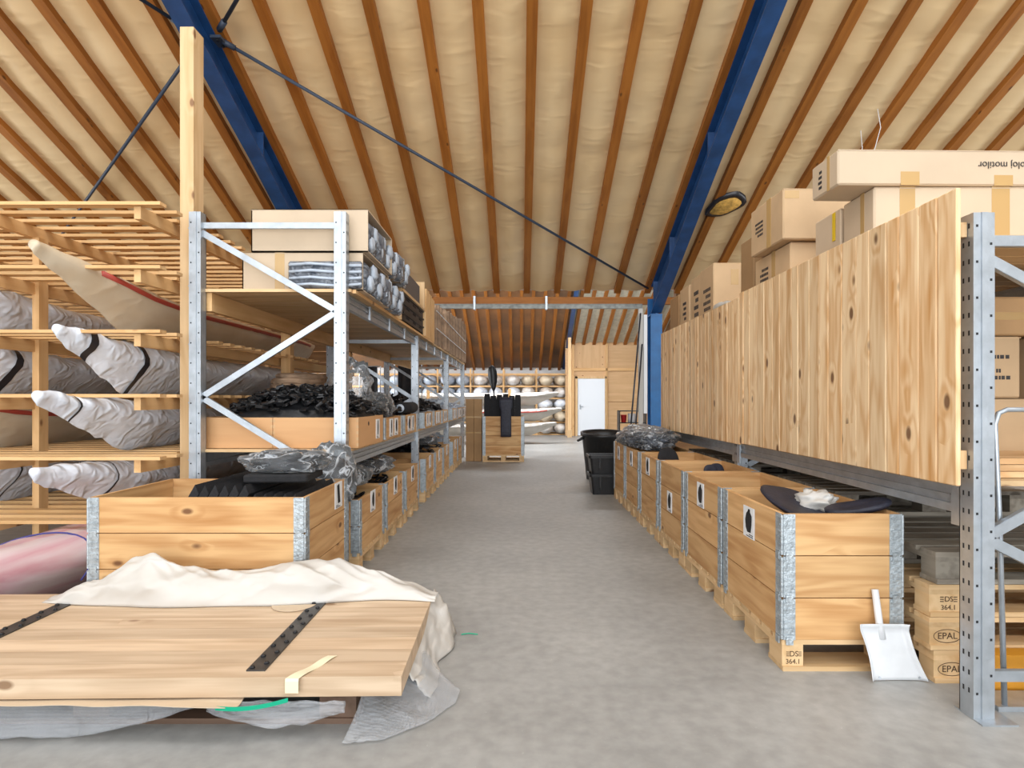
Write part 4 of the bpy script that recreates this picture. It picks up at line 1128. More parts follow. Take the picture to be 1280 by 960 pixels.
# ---- long wooden boxes and single collars on the lower deck of the galvanised rack
def tray(x0, x1, y0, y1, z, h, label, joint=True):
    t = thing('wooden_tray', label, 'box', 'finger-jointed trays on the lower deck', (x0, y0, z))
    lx, ly = x1 - x0, y1 - y0; T = 0.016
    bbox('side', (0, 0, 0), (lx, T, h), wood('beech', 'x'), t); bbox('side', (0, ly - T, 0), (lx, ly, h), wood('beech', 'x'), t)
    bbox('end', (0, T, 0), (T, ly - T, h), wood('beech', 'y'), t); bbox('end', (lx - T, T, 0), (lx, ly - T, h), wood('beech', 'y'), t)
    bbox('bottom', (T, T, 0.003), (lx - T, ly - T, 0.012), wood('ply', 'x'), t)
    for k in range(5):
        for xx in (-0.001, lx - T + 0.001):
            bbox('finger', (xx, -0.0012, 0.012 + k * h / 5), (xx + T, T, 0.012 + k * h / 5 + h / 10), wood('ply', 'y'), t)
    return t
tr1 = tray(-2.40, -1.83, 4.435, 5.235, 0.925, 0.225, 'finger-jointed beech tray next to the kayak rack on the lower deck')
tr2 = tray(-1.825, -1.195, 4.435, 5.235, 0.925, 0.225, 'finger-jointed beech tray with a white label at the aisle edge')
card(tr2, 0.632, 0.60, 0.115, 'leg', 1, 0.12, 0.16)
MB().lathe([(0.017, 0), (0.017, 0.0015)], (0, 0, 0), 12).build('grip_hole', DARKHOLE, tr2, loc=(0.6302, 0.30, 0.17), rot=(0, pi/2, 0))
SG = 'single collars on the lower deck'
ys = [5.30, 6.20, 7.48, 8.36, 9.24, 10.6, 11.5, 12.4]
for i, y in enumerate(ys):
    t = crate(-2.40, y, 1.2, 0.8, 1, '%s single-collar box after the beech trays on the lower deck' % ORD[i], SG, (1, 0.28, 0.10, ('leg', 'seat', 'leg')[i % 3]), pallet=False, z=0.925, name='collar_box', cat='box')
    card(t, 1.204, 0.50, 0.10, ('oval', 'leg')[i % 2], 1)
heap('black_fittings', 'black plastic fittings heaped on the beech trays of the lower deck', (-2.25, 4.45, 1.13), (-1.23, 5.28, 0), 1.40, BLACK, 61, 560, 0.036)
heap('black_fittings', 'black plastic fittings heaped on the first single collars of the lower deck', (-2.35, 5.33, 1.08), (-1.24, 6.9, 0), 1.32, BLACK, 62, 380, 0.038)
heap('black_fittings', 'black fittings heaped between the second and third rack uprights', (-2.35, 7.5, 1.08), (-1.24, 10.0, 0), 1.34, BLACK, 63, 260, 0.045)
heap('grey_fittings', 'pale fittings heaped at the far end of the lower deck', (-2.35, 10.62, 1.08), (-1.24, 13.1, 0), 1.30, FARWRAPB, 64, 160, 0.045)
t = thing('plastic_bag', 'crumpled clear bag hanging over the black fittings by the front aisle upright', 'plastic bag', None, (-1.50, 5.35, 1.40))
blob_part('film', CLEAR, t, (0, 0, 0), (0.16, 0.22, 0.22), 65, 0.35, (40, 26), flat=False, ridged=0.25)
t = thing('plastic_bag', 'clear bag trailing along the tray edges behind the front upright', 'plastic bag', None, (-1.36, 5.75, 1.22))
blob_part('film', CLEAR, t, (0, 0, 0), (0.12, 0.34, 0.12), 66, 0.35, (40, 22), flat=False, ridged=0.25)
t = thing('webbing_roll', 'black webbing roll with a pale core on the single collars', 'roll', None, (-1.27, 6.35, 1.192))
MB().tube([(0, 0, 0), (0, 0.75, 0)], 0.065, 16).build('coil', FOAM, t, True)
MB().tube([(0, -0.012, 0), (0, 0.02, 0)], 0.045, 16).build('core', FARWRAPB, t, True)
MB().tube([(0, -0.018, 0), (0, 0.0, 0)], 0.022, 12).build('bore', DARKHOLE, t, True)
# folded blankets and rolled kraft bundles deeper on the deck
for i, (x, y, z, m, lab) in enumerate(((-2.1, 5.65, 1.42, BROWNPAPER, 'stack of brown sheets behind the black fittings'), (-2.15, 6.6, 1.36, GREYWRAP, 'mauve grey wrapped roll on the lower deck beyond the fittings'))):
    t = thing('wrapped_bundle', lab, 'bundle', None, (x, y, z))
    for k in range(4):
        q = blob_part('layer', m, t, (0.02 * (k % 2), 0.03 * k, -0.06 + 0.045 * k), (0.26 - 0.02*k, 0.36, 0.035), 70 + i*5 + k, 0.12, power=0.5)
t = thing('timber_block', 'pale timber block standing on the kayak side of the beech trays', 'block', None, (-2.28, 5.0, 1.155))
bbox('body', (0, 0.28, 0), (0.45, 0.42, 0.13), wood('slat', 'x'), t)

# ================================================================== CARTONS
def tape_strip(t, lo, hi): return bbox('tape', lo, hi, TAPE, t)
def carton(label, x0, x1, y0, y1, z0, z1, m=CARD, rz=0.0, tapes=(), marks=(), group=None, open_side=None, name='carton', ch=0.008):
    """cardboard box: body, lid seam flaps, tape; marks is a list of printed blocks (face, u0,u1,v0,v1) in fractions"""
    lx, ly, lz = x1 - x0, y1 - y0, z1 - z0
    t = thing(name, label, 'carton', group, ((x0 + x1)/2, (y0 + y1)/2, z0), rz)
    hx, hy = lx/2, ly/2
    if open_side is None:
        MB().cbox((-hx, -hy, 0), (hx, hy, lz), ch).build('body', m, t)
    else:
        T = 0.008
        mb = MB().box((-hx, -hy, 0), (hx, -hy + T, lz)).box((-hx, hy - T, 0), (hx, hy, lz)).box((-hx, -hy, 0), (hx, hy, T)).box((-hx, -hy, lz - T), (hx, hy, lz)).box((-hx, -hy, 0), (-hx + T, hy, lz))
        mb.build('body', m, t)
    # flap seam along the top edge
    MB().box((-hx - 0.001, -hy - 0.0015, lz*0.985 - 0.004), (hx + 0.001, -hy + 0.002, lz*0.985)).build('flap_edge', m, t)
    e = 0.0012
    for face, u0, u1, v0, v1 in tapes:
        if face == 'f': tape_strip(t, (-hx + u0*lx, -hy - e, v0*lz), (-hx + u1*lx, -hy + e, v1*lz))
        elif face == 'l': tape_strip(t, (-hx - e, -hy + u0*ly, v0*lz), (-hx + e, -hy + u1*ly, v1*lz))
        else: tape_strip(t, (hx - e, -hy + u0*ly, v0*lz), (hx + e, -hy + u1*ly, v1*lz))
    for face, u0, u1, v0, v1 in marks:
        mb = MB(); r = random.Random(int(u0*1000 + v0*100)); rowsn = 4
        for k in range(rowsn):
            va = v0 + (v1 - v0) * k / rowsn; vb = va + (v1 - v0) / rowsn * 0.55
            ue = u0 + (u1 - u0) * r.uniform(0.5, 1.0); u = u0
            while u < ue:
                du = (u1 - u0) * r.uniform(0.06, 0.14)
                if face == 'f': mb.box((-hx + u*lx, -hy - e, va*lz), (-hx + (u+du*0.7)*lx, -hy, vb*lz))
                else: mb.box((-hx - e, -hy + u*ly, va*lz), (-hx, -hy + (u+du*0.7)*ly, vb*lz))
                u += du
        mb.build('print', INK, t)
    return t
TG = 'cartons on top of the plank-faced rack'
DZ = 1.970
c = carton('long pale carton on the upper deck above the slotted upright', 1.80, 3.1, 3.05, 3.34, DZ, 2.365, CARDL, 0, [('f', 0.46, 0.53, 0.0, 1.0), ('f', 0.10, 0.16, 0.45, 1.0), ('l', 0.3, 0.42, 0.2, 1.0)], [('l', 0.5, 0.9, 0.05, 0.3)], TG)
c = carton('longest pale carton with upside-down handwriting lying across the top', 1.60, 3.2, 3.04, 3.30, 2.366, 2.545, CARDL, 0.02, [('f', 0.20, 0.26, 0.0, 0.38), ('f', 0.50, 0.56, 0.0, 0.3), ('l', 0.3, 0.4, 0.0, 1.0)], [('l', 0.6, 0.8, 0.2, 0.8)], TG)
text('handwriting', 'Loloj motilor', 0.05, INK, c, (0.05, -0.1325, 0.105), (pi/2, pi, 0))
carton('carton with a yellow tape strip between the long cartons and the twin stack', 1.80, 2.3, 3.37, 3.66, DZ, 2.36, CARDL, 0, [], [('l', 0.1, 0.5, 0.1, 0.4)], TG)
yl = thing('tape_strip', 'yellow tape strip stuck down the edge of the taped carton', 'tape', None, (1.797, 3.42, 2.19))
MB().box((-0.002, 0, 0), (0.001, 0.03, 0.16)).build('strip', mat('yellow_tape', (0.75, 0.52, 0.02), 0.4), yl)
carton('upper carton of the stacked pair above the middle of the planks', 1.72, 2.25, 3.94, 4.46, 2.335, 2.67, CARD, 0.02, [('l', 0.35, 0.48, 0.0, 1.0), ('f', 0.02, 0.2, 0.8, 0.95)], [('l', 0.6, 0.85, 0.35, 0.7)], TG)
carton('lower carton of the stacked pair above the middle of the planks', 1.79, 2.3, 3.98, 4.56, DZ, 2.33, CARD, 0.01, [('l', 0.4, 0.5, 0.5, 1.0)], [('l', 0.6, 0.9, 0.4, 0.8)], TG)
carton('narrow brown carton standing beside the stacked pair', 1.83, 2.05, 4.70, 4.975, DZ, 2.57, CARDB, 0.0, [], [], TG)
carton('small grey printed carton leaning behind the narrow brown one', 1.98, 2.3, 4.60, 4.68, DZ, 2.45, CARDL, 0.03, [('f', 0.1, 0.3, 0.5, 0.9)], [], TG)
carton('cube carton with a torn label on its front, farther along the planks', 1.83, 2.11, 5.68, 6.10, DZ, 2.58, CARD, 0, [('f', 0.6, 0.85, 0.66, 0.9)], [('l', 0.2, 0.75, 0.3, 0.7)], TG)
carton('printed carton just beyond the cube carton on the rack top', 1.84, 2.2, 6.12, 6.45, DZ, 2.57, CARD, 0, [], [('l', 0.2, 0.7, 0.3, 0.8)], TG)
carton('second-last carton on the rack top before the blue column', 1.83, 2.2, 6.50, 6.86, DZ, 2.53, CARD, 0, [], [('l', 0.3, 0.7, 0.35, 0.75)], TG)
carton('last carton on the rack top before the blue column', 1.83, 2.2, 6.92, 7.32, DZ, 2.50, CARDB, 0, [], [], TG)
t = thing('plastic_bag', 'scrap of white film lying on top of the plank panels', 'plastic bag', None, (1.80, 5.35, 2.115))
blob_part('film', FOAMSHEET, t, (0, 0, 0), (0.05, 0.2, 0.03), 77, 0.3, (20, 12))
# cartons inside the rack, seen past the upright
IG = 'cartons stored inside the plank-faced rack'
for i, (x0, x1, z0, z1, lab) in enumerate(((1.98, 2.56, 0.945, 1.285, 'lower brown carton inside the rack beside the slotted upright'), (1.98, 2.52, 1.29, 1.60, 'printed brown carton stacked inside the rack beside the upright'), (2.60, 3.2, 0.945, 1.60, 'tall brown carton inside the rack at the picture edge'), (2.0, 2.95, 1.605, 1.80, 'flat taped carton under the upper deck boards'))):
    carton(lab, x0, x1, 3.02, 3.60, z0, z1, CARD if i < 3 else CARDB, 0, [('f', 0.30, 0.42, 0.2, 1.0)] if i == 1 else ([('f', 0.0, 1.0, 0.4, 0.6)] if i == 3 else []), [('f', 0.5, 0.9, 0.3, 0.75)] if i == 1 else [], IG)
# leaning boards at the rack front and a bent tube trolley handle
for i in range(3):
    t = thing('loose_board', '%s loose pine board stacked inside the rack at elbow height' % ORD[i], 'board', 'loose boards inside the rack', (2.03, 2.58, 0.9455 + 0.027 * i))
    bbox('body', (0, 0.02*i, 0), (1.0, 0.40 + 0.02*i, 0.025), wood('pine', 'x'), t)
t = thing('tube_trolley', 'bent steel tube trolley handle standing inside the rack at the picture edge', 'trolley', None, (1.985, 2.483, 0.0))
MB().tube([(0.02, 0.0, 0.02), (0.0, 0.0, 0.75), (-0.02, 0.0, 1.18), (-0.005, 0.0, 1.225), (0.03, 0.0, 1.24), (0.40, 0.0, 1.24)], 0.0105, 10).build('frame_tube', GALV, t, True)
MB().tube([(0.26, 0.0, 0.02), (0.27, 0.0, 1.24)], 0.0105, 10).build('cross_tube', GALV, t, True)
MB().box((-0.02, -0.02, 0.0), (0.45, 0.12, 0.02)).build('foot', GALV, t)
t = thing('hook', 'black bent hook hanging on the slotted upright', 'hook', None, (1.905, 2.50, 1.02))
MB().tube([(0, 0, 0.05), (0.03, 0, 0.01), (0.035, 0, -0.025), (0.02, 0, -0.035), (0.005, 0, -0.02)], 0.004, 6).build('wire', BLACK, t, True)

# ---- pallets stacked under the plank-faced rack
PG = 'pallets stacked under the plank-faced rack'
for i in range(4):
    x = (1.875, 1.862, 1.868, 1.905)[i]
    t = thing('pallet', ['bottom pallet marked with an oval stamp beside the slotted upright', 'second pallet from the floor, also with an oval stamp', 'third pallet from the floor marked with stamped numbers', 'weathered grey pallet on top of the pale stamped ones'][i], 'pallet', PG, (x, 2.72 + 0.01*i, 0.146 * i))
    pallet_parts(t, 1.2, 0.8, 0, 'pallet' if i < 3 else 'grey')
    if i < 2:
        text('pallet_stamp', 'EPAL', 0.042, INKP, t, (0.082, -0.0012, 0.06), (pi/2, 0, 0))
        MB().tube([(0.082 + 0.062*cos(a), -0.0006, 0.06 + 0.03*sin(a)) for a in [k*2*pi/24 for k in range(25)]], 0.0016, 5).build('stamp_oval', INKP, t)
    if i == 2:
        text('pallet_stamp', 'DS', 0.034, INKP, t, (0.09, -0.0012, 0.078), (pi/2, 0, 0))
        text('pallet_stamp', '364.1', 0.032, INKP, t, (0.088, -0.0012, 0.040), (pi/2, 0, 0))
        mm = MB()
        for sx in (0.050, 0.112):
            for k in range(3): mm.box((sx, -0.0016, 0.066 + k*0.01), (sx + 0.016, -0.0004, 0.070 + k*0.01))
        mm.build('pallet_stamp', INKP, t)
for i in range(5):
    t = thing('pallet', '%s pallet from the floor in the weathered grey stack deeper under the rack' % ORD[i], 'pallet', PG, (1.90 + 0.01*(i % 2), 3.62, 0.146 * i))
    pallet_parts(t, 1.2, 0.8, 0, 'grey')
for j, y in enumerate((5.14, 6.02)):
    for i in range(5):
        t = thing('pallet', '%s pallet from the floor in the %s grey stack behind the half-size crates' % (ORD[i], ('nearer', 'farther')[j]), 'pallet', PG, (1.92, y, 0.146 * i))
        pallet_parts(t, 1.2, 0.8, 0, 'grey')
fb2 = thing('timber_runner', 'orange yellow timber runner on the floor behind the slotted upright', 'timber', None, (2.02, 2.63, 0.1))
bbox('body', (0, 0, -0.1), (1.0, 0.08, 0.06), mat('orange_paint', (0.62, 0.27, 0.02), 0.5), fb2)

# ---- white shovel leaning on the front crate
sv = thing('shovel', 'white painted steel shovel blade with short handle leaning on the front crate', 'shovel', None, (1.69, 2.73, 0.0))
sv.rotation_euler = (-0.22, 0, 0)
def shov(u, v):
    w = 0.115 + 0.012 * (1 - v) - 0.012 * sin(pi * v)
    x = (u - 0.5) * 2 * w + 0.05 * (1 - v) * 1.0 - 0.02
    rim = max(0, abs(u - 0.5) * 2 - 0.8) / 0.2
    y = -0.022 * rim ** 2 + 0.008 * cos(pi*(u-0.5)) - (0.02 * max(0, v - 0.9) / 0.1)
    return (x, y, 0.004 + 0.245 * v)
solid(MB().grid(shov, 24, 16).build('blade', WHITE, sv, True), 0.003)
MB().tube([(-0.012, 0.012, 0.18), (-0.018, 0.008, 0.25), (-0.02, 0.006, 0.40)], 0.017, 12, 0.015).build('handle', WHITE, sv, True)
for s in (-1, 1): MB().lathe([(0.006, 0), (0.006, 0.003)], (0, 0, 0), 8).build('rivet', GALV, sv, loc=(s*0.09 + 0.025, -0.024, 0.02), rot=(pi/2, 0, 0))

# ================================================================== UPPER DECK OF THE GALVANISED RACK
UG = 'cartons on the upper deck of the galvanised rack'
UZ = 2.089
carton('upper long pale carton on the galvanised rack, open to the aisle', -1.98, -1.12, 4.42, 5.25, 2.372, 2.685, CARDL, 0, [], [], UG, open_side='r')
c = carton('lower long carton under the pale one, with a window of bagged pads in its front', -2.05, -1.16, 4.43, 5.30, UZ, 2.37, CARDL, 0, [('f', 0.27, 0.35, 0.0, 1.0)], [], UG, open_side='r')
MB().box((-0.005, 0, -0.001), (0.005, 0.0, 0.001)) 
pw = thing('plastic_bag', 'grey pads in clear film behind the diagonal brace at the lower carton front', 'plastic bag', None, (-1.43, 4.405, UZ + 0.10))
mb = MB().cbox((-0.27, -0.012, -0.09), (0.27, 0.022, 0.11), 0.012)
mb.build('film', GREYBAG, pw, True)
for k in range(4): MB().tube([(-0.26, -0.012, -0.07 + 0.05*k), (-0.1, -0.02, -0.06 + 0.05*k), (0.1, -0.016, -0.075 + 0.05*k), (0.27, -0.012, -0.06 + 0.045*k)], 0.011, 6).build('fold', FARWRAPB, pw, True)
BG = 'grey bagged pads on the upper deck'
bags = []
for lev, (z0, zh) in enumerate(((UZ, 0.24), (2.385, 0.26))):
    ny = 5 if lev == 0 else 6
    for k in range(ny):
        y = 4.62 + 0.27 * k + 0.02 * lev
        lab = '%s grey bagged pad from the front, %s row on the upper deck edge' % (ORD[k], ('lower', 'upper')[lev])
        t = thing('bagged_pad', lab, 'bagged pad', BG, (-1.20, y, z0 + zh/2))
        if lev == 1 and k >= 4: t.location.z += 0.02
        o = MB().cbox((-0.22, -0.115, -zh/2 + 0.002), (0.055 + 0.03 * ((k*7 + lev) % 3) * 0.5, 0.115, zh/2 - 0.01), 0.03).build('film', GREYBAG, t, True)
        for s in (-1, 1):
            blob_part('twist', FARWRAPB, t, (0.06, 0.05*s, 0.05*s), (0.03, 0.05, 0.06), 80 + k + lev*9 + s, 0.3, (16, 10), flat=False)
# plywood cubby, black trays and further boxes
t = thing('plywood_cubby', 'pine board cubby over the black trays on the upper deck', 'shelf', None, (-1.22, 6.05, UZ))
for (lo, hi, ax) in (((-0.6, 0.0, 0.30), (0.03, 1.45, 0.33), 'y'), ((-0.6, -0.03, 0.0), (0.03, 0.0, 0.33), 'z'), ((-0.6, -0.03, 0.33), (0.03, 0.0, 0.62), 'z'), ((-0.6, 1.42, 0.33), (0.03, 1.45, 0.66), 'z'), ((-0.6, 1.50, 0.0), (0.03, 1.53, 0.30), 'z')):
    bbox('board', lo, hi, wood('pallet', ax), t)
for i in range(3):
    q = thing('stacking_tray', '%s black plastic stacking tray from the deck inside the cubby' % ORD[i], 'tray', 'black trays on the upper deck', (-1.50, 6.12, UZ + 0.002 + 0.097 * i))
    mb = MB()
    mb.box((0, 0, 0), (0.30, 1.3, 0.012)).box((0.29, 0, 0), (0.30, 1.3, 0.09)).box((0, 0, 0), (0.01, 1.3, 0.09)).box((0, 0, 0), (0.3, 0.01, 0.09)).box((0, 1.29, 0), (0.3, 1.3, 0.09)).box((0.295, 0, 0.075), (0.315, 1.3, 0.092))
    mb.build('shell', BLACK, q)
    for k in range(3): bbox('grip_slot', (0.2995, 0.2 + 0.4*k, 0.045), (0.3015, 0.38 + 0.4*k, 0.068), DARKHOLE, q)
carton('dark grey crate of parts in the upper compartment of the cubby', -1.7, -1.22, 6.25, 7.3, UZ + 0.332, UZ + 0.58, mat('dark_card', (0.12, 0.10, 0.09), 0.7), 0, [], [], UG)
for i, y in enumerate((7.70, 7.95, 8.2)):
    t = thing('timber_block', '%s tall pale timber block standing between the cubby and the brown sheets' % ORD[i], 'block', 'timber blocks on the upper deck', (-1.60, y, UZ))
    bbox('body', (0, 0, 0), (0.40, 0.22, 0.62 - 0.02*i), wood('slat', 'z'), t)
r = random.Random(9)
KBG = 'brown sheet bundles on the upper deck'
y = 8.50; i = 0
while y < 13.0:
    t = thing('sheet_bundle', '%s brown bundle of folded cardboard sheets from the timber blocks' % ORD[i], 'cardboard bundle', KBG, (-1.22, y, UZ))
    yy = 0.0
    hmax = 0.60 + 0.035 * i
    for k in range(8):
        w = r.uniform(0.04, 0.075)
        bbox('sheet', (-0.6, yy, 0), (r.uniform(-0.03, 0.04), yy + w - 0.012, hmax - r.uniform(0.0, 0.09)), BROWNPAPER, t)
        yy += w
    for z in (0.2, 0.45): MB().box((0.035, 0, z), (0.042, yy, z + 0.012)).build('string', CARDW, t)
    y += yy + 0.04; i += 1
# ================================================================== BACK OF THE AISLE
for i, (x0, x1) in enumerate(((-1.13, -0.965), (-0.96, -0.80))):
    carton(('outer' if i == 0 else 'inner') + ' of two tall narrow brown cartons standing at the rack end', x0, x1, 12.5, 12.75, 0.002, 1.30, CARDB, 0, [('f', 0.0, 1.0, 0.45, 0.47), ('f', 0.0, 1.0, 0.7, 0.72)], [], 'tall cartons at the rack end', ch=0.004)
t = crate(-0.775, 12.42, 0.86, 0.8, 4, 'four-collar crate of black foam sheets at the end of the aisle', None)
SPOT = 'black foam seats standing in the end crate'
for k in range(6):
    q = thing('foam_block', '%s upright black foam block in the end crate' % ORD[k], 'foam block', SPOT, (-0.685 + 0.128*k, 12.47 + 0.03*(k % 2), 0.35))
    hh = 1.06 - 0.02 * ((k * 5) % 3)
    mb = MB(); mb.loft([[( (0.0635 if z < 0.95 else 0.055) * cx, 0.06 + 0.05*cy, z * hh) for cx, cy in ((-1,-1),(1,-1),(1,1),(-1,1))] for z in (0, 0.5, 0.9, 0.97, 1.0)])
    mb.build('body', FOAM, q)
q = thing('hanging_strap_pad', 'long black foam pad hanging over the front of the end crate', 'pad', None, (-0.29, 12.40, 0.5))
def hang(u, v):
    x = (u - 0.5) * (0.22 + 0.05 * (v > 0.6))
    y = -0.03 if v < 0.8 else -0.03 + 0.04 * ((v - 0.8) / 0.2)
    return (x, y - 0.01*sin(pi*u), 0.02 + 0.83 * min(v, 0.8) / 0.8 * 1.0 * 0.62 + (0.30 * v))
solid(MB().grid(hang, 8, 20).build('body', NAVY, q, True), 0.03)
for z in (0.06, 0.10): MB().box((-0.10, -0.042, z), (0.10, -0.038, z + 0.008)).build('seam', FOAM, q)
def paddle(label, p0, p1, cat_group, blade=True, lean=0):
    t = thing('paddle', label, 'paddle', cat_group, p0)
    d = Vector(p1) - Vector(p0)
    MB().tube([(0, 0, 0), d], 0.016, 8).build('shaft', TAPEB, t, True)
    if blade:
        u = d.normalized(); s = Vector((1, 0, 0)); rings = []
        for k, (f, w) in enumerate(((0.0, 0.018), (0.08, 0.05), (0.2, 0.085), (0.32, 0.10), (0.44, 0.095), (0.52, 0.07), (0.56, 0.02))):
            c = d + u * (f - 0.05)
            rings.append([c + s*w + Vector((0, 0.03*sin(f*4), 0)), c + Vector((0, -0.008, 0)), c - s*w + Vector((0, 0.03*sin(f*4), 0)), c + Vector((0, 0.014, 0))])
        MB().loft(rings).build('blade', BLACK, t, True)
    return t
PDG = 'paddles in the aisle'
paddle('black paddle standing blade-up in the end crate', (-0.50, 12.95, 0.6), (-0.57, 12.95, 1.52), PDG)
paddle('brown paddle standing blade-up behind the last rack upright', (-1.72, 13.9, 0.0), (-1.75, 13.9, 1.75), PDG)
paddle('longer black pole leaning against the blue column', (2.0, 11.2, 0.0), (2.32, 11.55, 2.95), PDG, False)
paddle('shorter black pole leaning against the blue column', (2.1, 11.2, 0.0), (2.34, 11.5, 2.35), PDG, False)
# pale guide boards beside the blue column
t = thing('guide_post', 'pale grey guide post with a shorter board beside the blue column', 'post', None, (2.30, 11.60, 0))
PGP = mat('pale_grey_paint', (0.52, 0.50, 0.46), 0.6)
bbox('shaft', (0, 0, 0), (0.075, 0.08, 3.05), PGP, t)
bbox('short_board', (0.095, 0.0, 1.02), (0.16, 0.03, 2.93), CARDW, t)
bbox('spacer', (0.0, 0.03, 1.02), (0.16, 0.05, 2.93), PGP, t)
# small shelf with paint pots behind the poles
sh = thing('wall_shelf', 'small two-tier shelf with pots beside the blue column', 'shelf', None, (2.25, 13.6, 0))
for z in (0.75, 1.02): bbox('shelf_board', (0, 0, z), (0.62, 0.3, z + 0.02), BLACK, sh)
for x in (0, 0.6): bbox('side', (x, 0, 0), (x + 0.02, 0.3, 1.04), BLACK, sh)
q = thing('red_pot', 'red plastic pot on the upper tier of the small shelf', 'pot', None, (2.36, 13.66, 0.771))
MB().lathe([(0.055, 0), (0.07, 0.16), (0.075, 0.16), (0.075, 0.175)], n=14).build('body', REDP, q, True)
q = thing('white_roll', 'white paper roll on the upper tier of the small shelf', 'roll', None, (2.55, 13.7, 0.771))
MB().lathe([(0.09, 0), (0.09, 0.2)], n=16).build('body', CARDW, q, True); MB().lathe([(0.03, 0.2), (0.03, 0.202)], n=10).build('core', CARDB, q)
q = thing('white_roll', 'white crumpled roll lying below the small shelf', 'roll', None, (2.30, 13.3, 0.12))
blob_part('body', FOAMSHEET, q, (0, 0, 0), (0.16, 0.16, 0.16), 91, 0.2)

# black tubs beside the crates
def tub(label, x, y, z, lx, ly, h, group='black tubs'):
    t = thing('plastic_tub', label, 'tub', group, (x, y, z))
    def rr(s, zz): return [(lx/2 + (lx/2*s)*cx, ly/2 + (ly/2*s)*cy, zz) for cx, cy in ((-1,-.9),(-.9,-1),(.9,-1),(1,-.9),(1,.9),(.9,1),(-.9,1),(-1,.9))]
    MB().loft([rr(0.86, 0), rr(0.97, h - 0.04), rr(1.05, h - 0.038), rr(1.05, h), rr(0.98, h), rr(0.94, h - 0.03), rr(0.84, 0.02)]).build('shell', BLACK, t)
    for k in (-1, 1): bbox('rib', (lx/2 + k*lx*0.25 - 0.012, -0.022, h*0.35), (lx/2 + k*lx*0.25 + 0.012, 0.02, h - 0.04), BLACK, t)
    return t
tub('lower black tub of the stacked pair beside the last crates', 0.95, 8.08, 0.0, 0.52, 0.36, 0.28)
tub('upper black tub of the stacked pair beside the last crates', 0.94, 8.08, 0.262, 0.54, 0.38, 0.27)
t = thing('round_bin', 'tall rounded black bin behind the stacked tubs', 'bin', None, (1.36, 9.75, 0))
def binr(s, z, dz=0.0): return [(0.36*s*cos(a), 0.36*s*sin(a), z + dz*sin(a)) for a in [2*pi*k/24 for k in range(24)]]
MB().loft([binr(0.78, 0), binr(0.98, 0.70, 0.03), binr(1.05, 0.71, 0.03), binr(1.05, 0.76, 0.03), binr(0.97, 0.76, 0.03), binr(0.92, 0.68, 0.02), binr(0.74, 0.03)]).build('shell', BLACK, t, True)
for s in (-1, 1): MB().tube([(s*0.34, -0.09, 0.66), (s*0.42, -0.05, 0.62), (s*0.42, 0.05, 0.62), (s*0.34, 0.09, 0.66)], 0.016, 8).build('grip', BLACK, t, True)

# ---- three boats on a stand behind the end crate, bows to the door
bs = thing('boat_stand', 'timber stand carrying three unwrapped boats behind the end crate', 'stand', None, (0, 17.4, 0))
for x in (-2.6, -0.3):
    for y in (-0.4, 0.4): bbox('post', (x - 0.04, y - 0.04, 0), (x + 0.04, y + 0.04, 1.6), wood('slat', 'z'), bs)
    for z in (0.16, 0.57, 1.03): bbox('arm', (x - 0.04, -0.44, z), (x + 0.04, 0.44, z + 0.08), wood('slat', 'y'), bs)
for i, (z, tip, lab) in enumerate(((0.245, 1.05, 'lowest of three unwrapped boats pointing at the white door'), (0.655, 1.20, 'middle boat with a red rail pointing at the white door'), (1.115, 1.12, 'top boat of the three pointing at the white door'))):
    k = kayak('kayak', lab, 'kayak', 'unwrapped boats on the stand', tip, 17.4, z, z + 0.40, GELCOAT, length=4.6, beam=0.6, h=0.36, over=0.75, wr=0.002, seed=20 + i, trim=RED if i == 1 else FARWRAP, deckmat=FARWRAP, nl=24, ns=16)
    k.rotation_euler.z = radians(90)

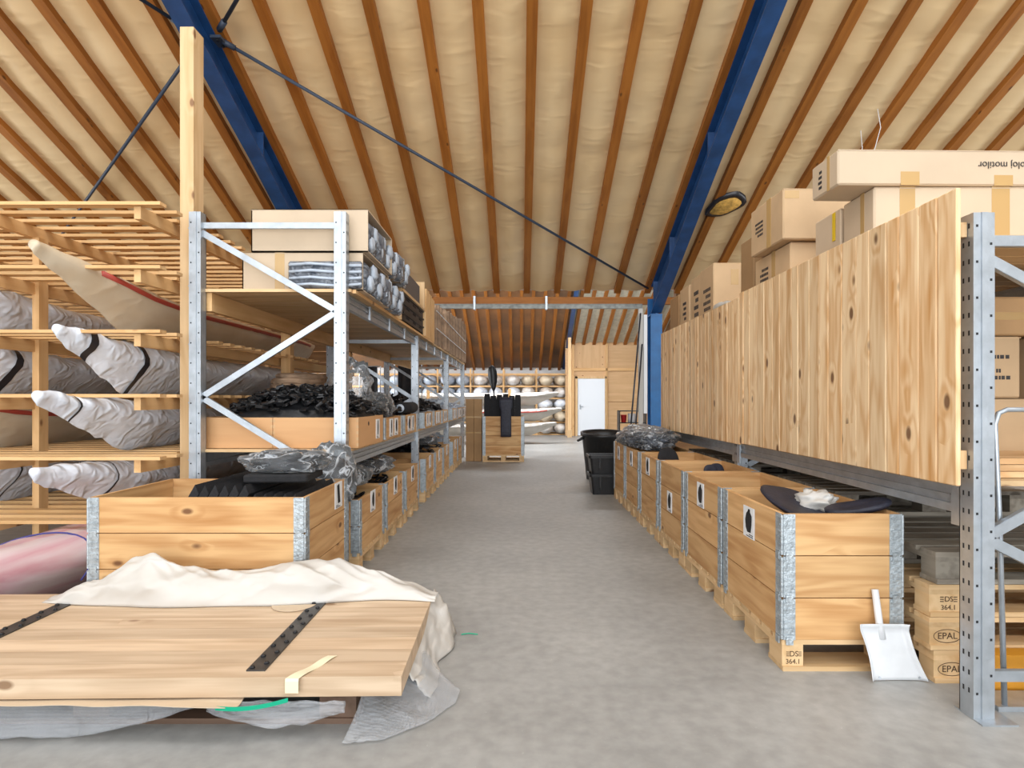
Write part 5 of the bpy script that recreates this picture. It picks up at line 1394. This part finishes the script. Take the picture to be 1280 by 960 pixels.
# ---- far rack of wrapped kayaks, ends to the aisle
FR = thing('kayak_rack', 'far timber rack of kayak ends along the back wall of the second hall', 'rack', None, (0, 0, 0))
FLV = (0.05, 0.49, 0.93, 1.37, 1.81, 2.25)
for z in FLV:
    bbox('shelf_rail', (-8.5, 21.9, z - 0.06), (1.80, 21.95, z), wood('slat', 'x'), FR)
    bbox('shelf_rail', (-8.5, 23.1, z - 0.06), (1.80, 23.15, z), wood('slat', 'x'), FR)
for x in [1.80 - 1.2*k for k in range(9)]:
    for y in (21.86, 23.16): bbox('post', (x - 0.03, y - 0.04, 0), (x + 0.03, y, 2.42), wood('slat', 'z'), FR)
FKG = 'wrapped kayak ends in the far rack'
for ci in range(12):
    x = 1.50 - 0.60 * (ci // 2) * 2 - 0.55 * (ci % 2)
    for li in range(4, -1, -1):
        if ci > 1 and li < 3: continue
        z = FLV[li]
        lvl = ('bottom', 'second lowest', 'middle', 'second highest', 'top')[li]
        lab = 'wrapped kayak on the far rack\'s %s shelf, %s from the door end' % (lvl, ORD[ci])
        m = (FARWRAP, SILVER, CREAM, FARWRAPB)[(ci * 3 + li * 2 + (ci // 3)) % 3 if ci < 6 else 3]
        t = thing('kayak', lab, 'kayak', FKG, (x, 21.55 - 0.06 * ((ci + li) % 3), z))
        rings = []
        rr = random.Random(ci * 10 + li); tz = rr.uniform(-0.03, 0.09)
        for s, k in ((0.0, 0.22), (0.03, 0.42), (0.10, 0.62), (0.25, 0.84), (0.45, 0.96), (0.9, 1.0), (1.45, 1.0)):
            c = Vector((0.03 * (1 - k), s, 0.19 + tz * (1 - k)))
            rings.append([c + Vector((0.265*k*cos(a), 0, 0.20*k*sin(a))) * (1 + 0.09 * nz(cos(a)*2 + ci*3, sin(a)*2 + li, s*5)) for a in [2*pi*q/16 for q in range(16)]])
        for rg in rings:
            for p in rg: p.z = max(p.z, 0.001)
        MB().loft(rings).build('hull', m, t, True)
# black covers hanging behind the galvanised rack
for i, (x, y, w, z0, z1) in enumerate(((-2.72, 14.6, 0.5, 1.05, 2.2), (-3.7, 14.8, 0.35, 1.2, 2.1))):
    t = thing('hanging_cover', ('wide' if i == 0 else 'narrow') + ' black cover hanging behind the galvanised rack', 'cover', 'hanging covers', (x, y, 0))
    solid(MB().grid(lambda u, v: ((u - 0.5) * w, 0.06 * sin(u * 14) * (0.3 + v), z1 - (z1 - z0) * v), 20, 6).build('cloth', FOAM, t, True), 0.01)
    MB().tube([(-w/2 - 0.1, 0, z1 + 0.01), (w/2 + 0.1, 0, z1 + 0.01)], 0.015, 8).build('rail', GALV, t)
    for s in (-1, 1): MB().tube([(s*(w/2 + 0.08), 0, z1 + 0.01), (s*(w/2 + 0.08), 0, 0)], 0.012, 8).build('stand_leg', GALV, t)

# loose white strings hanging from the roof over the long cartons
for i, (p, m_) in enumerate(((roof_hit(1076, 165), 0.05), (roof_hit(1097, 138), 0.07))):
    t = thing('loose_string', ('shorter' if i == 0 else 'longer') + ' white string hanging from the roof behind the long cartons', 'string', 'loose strings', p)
    d_ = Vector((-0.10, 0, -0.75))
    MB().tube([Vector((0, 0, 0.02)), d_ * 0.3 + Vector((m_, 0, 0)), d_ * 0.7 + Vector((m_ * 0.4, 0, 0)), d_], 0.005, 5).build('cord', CARDW, t, True)
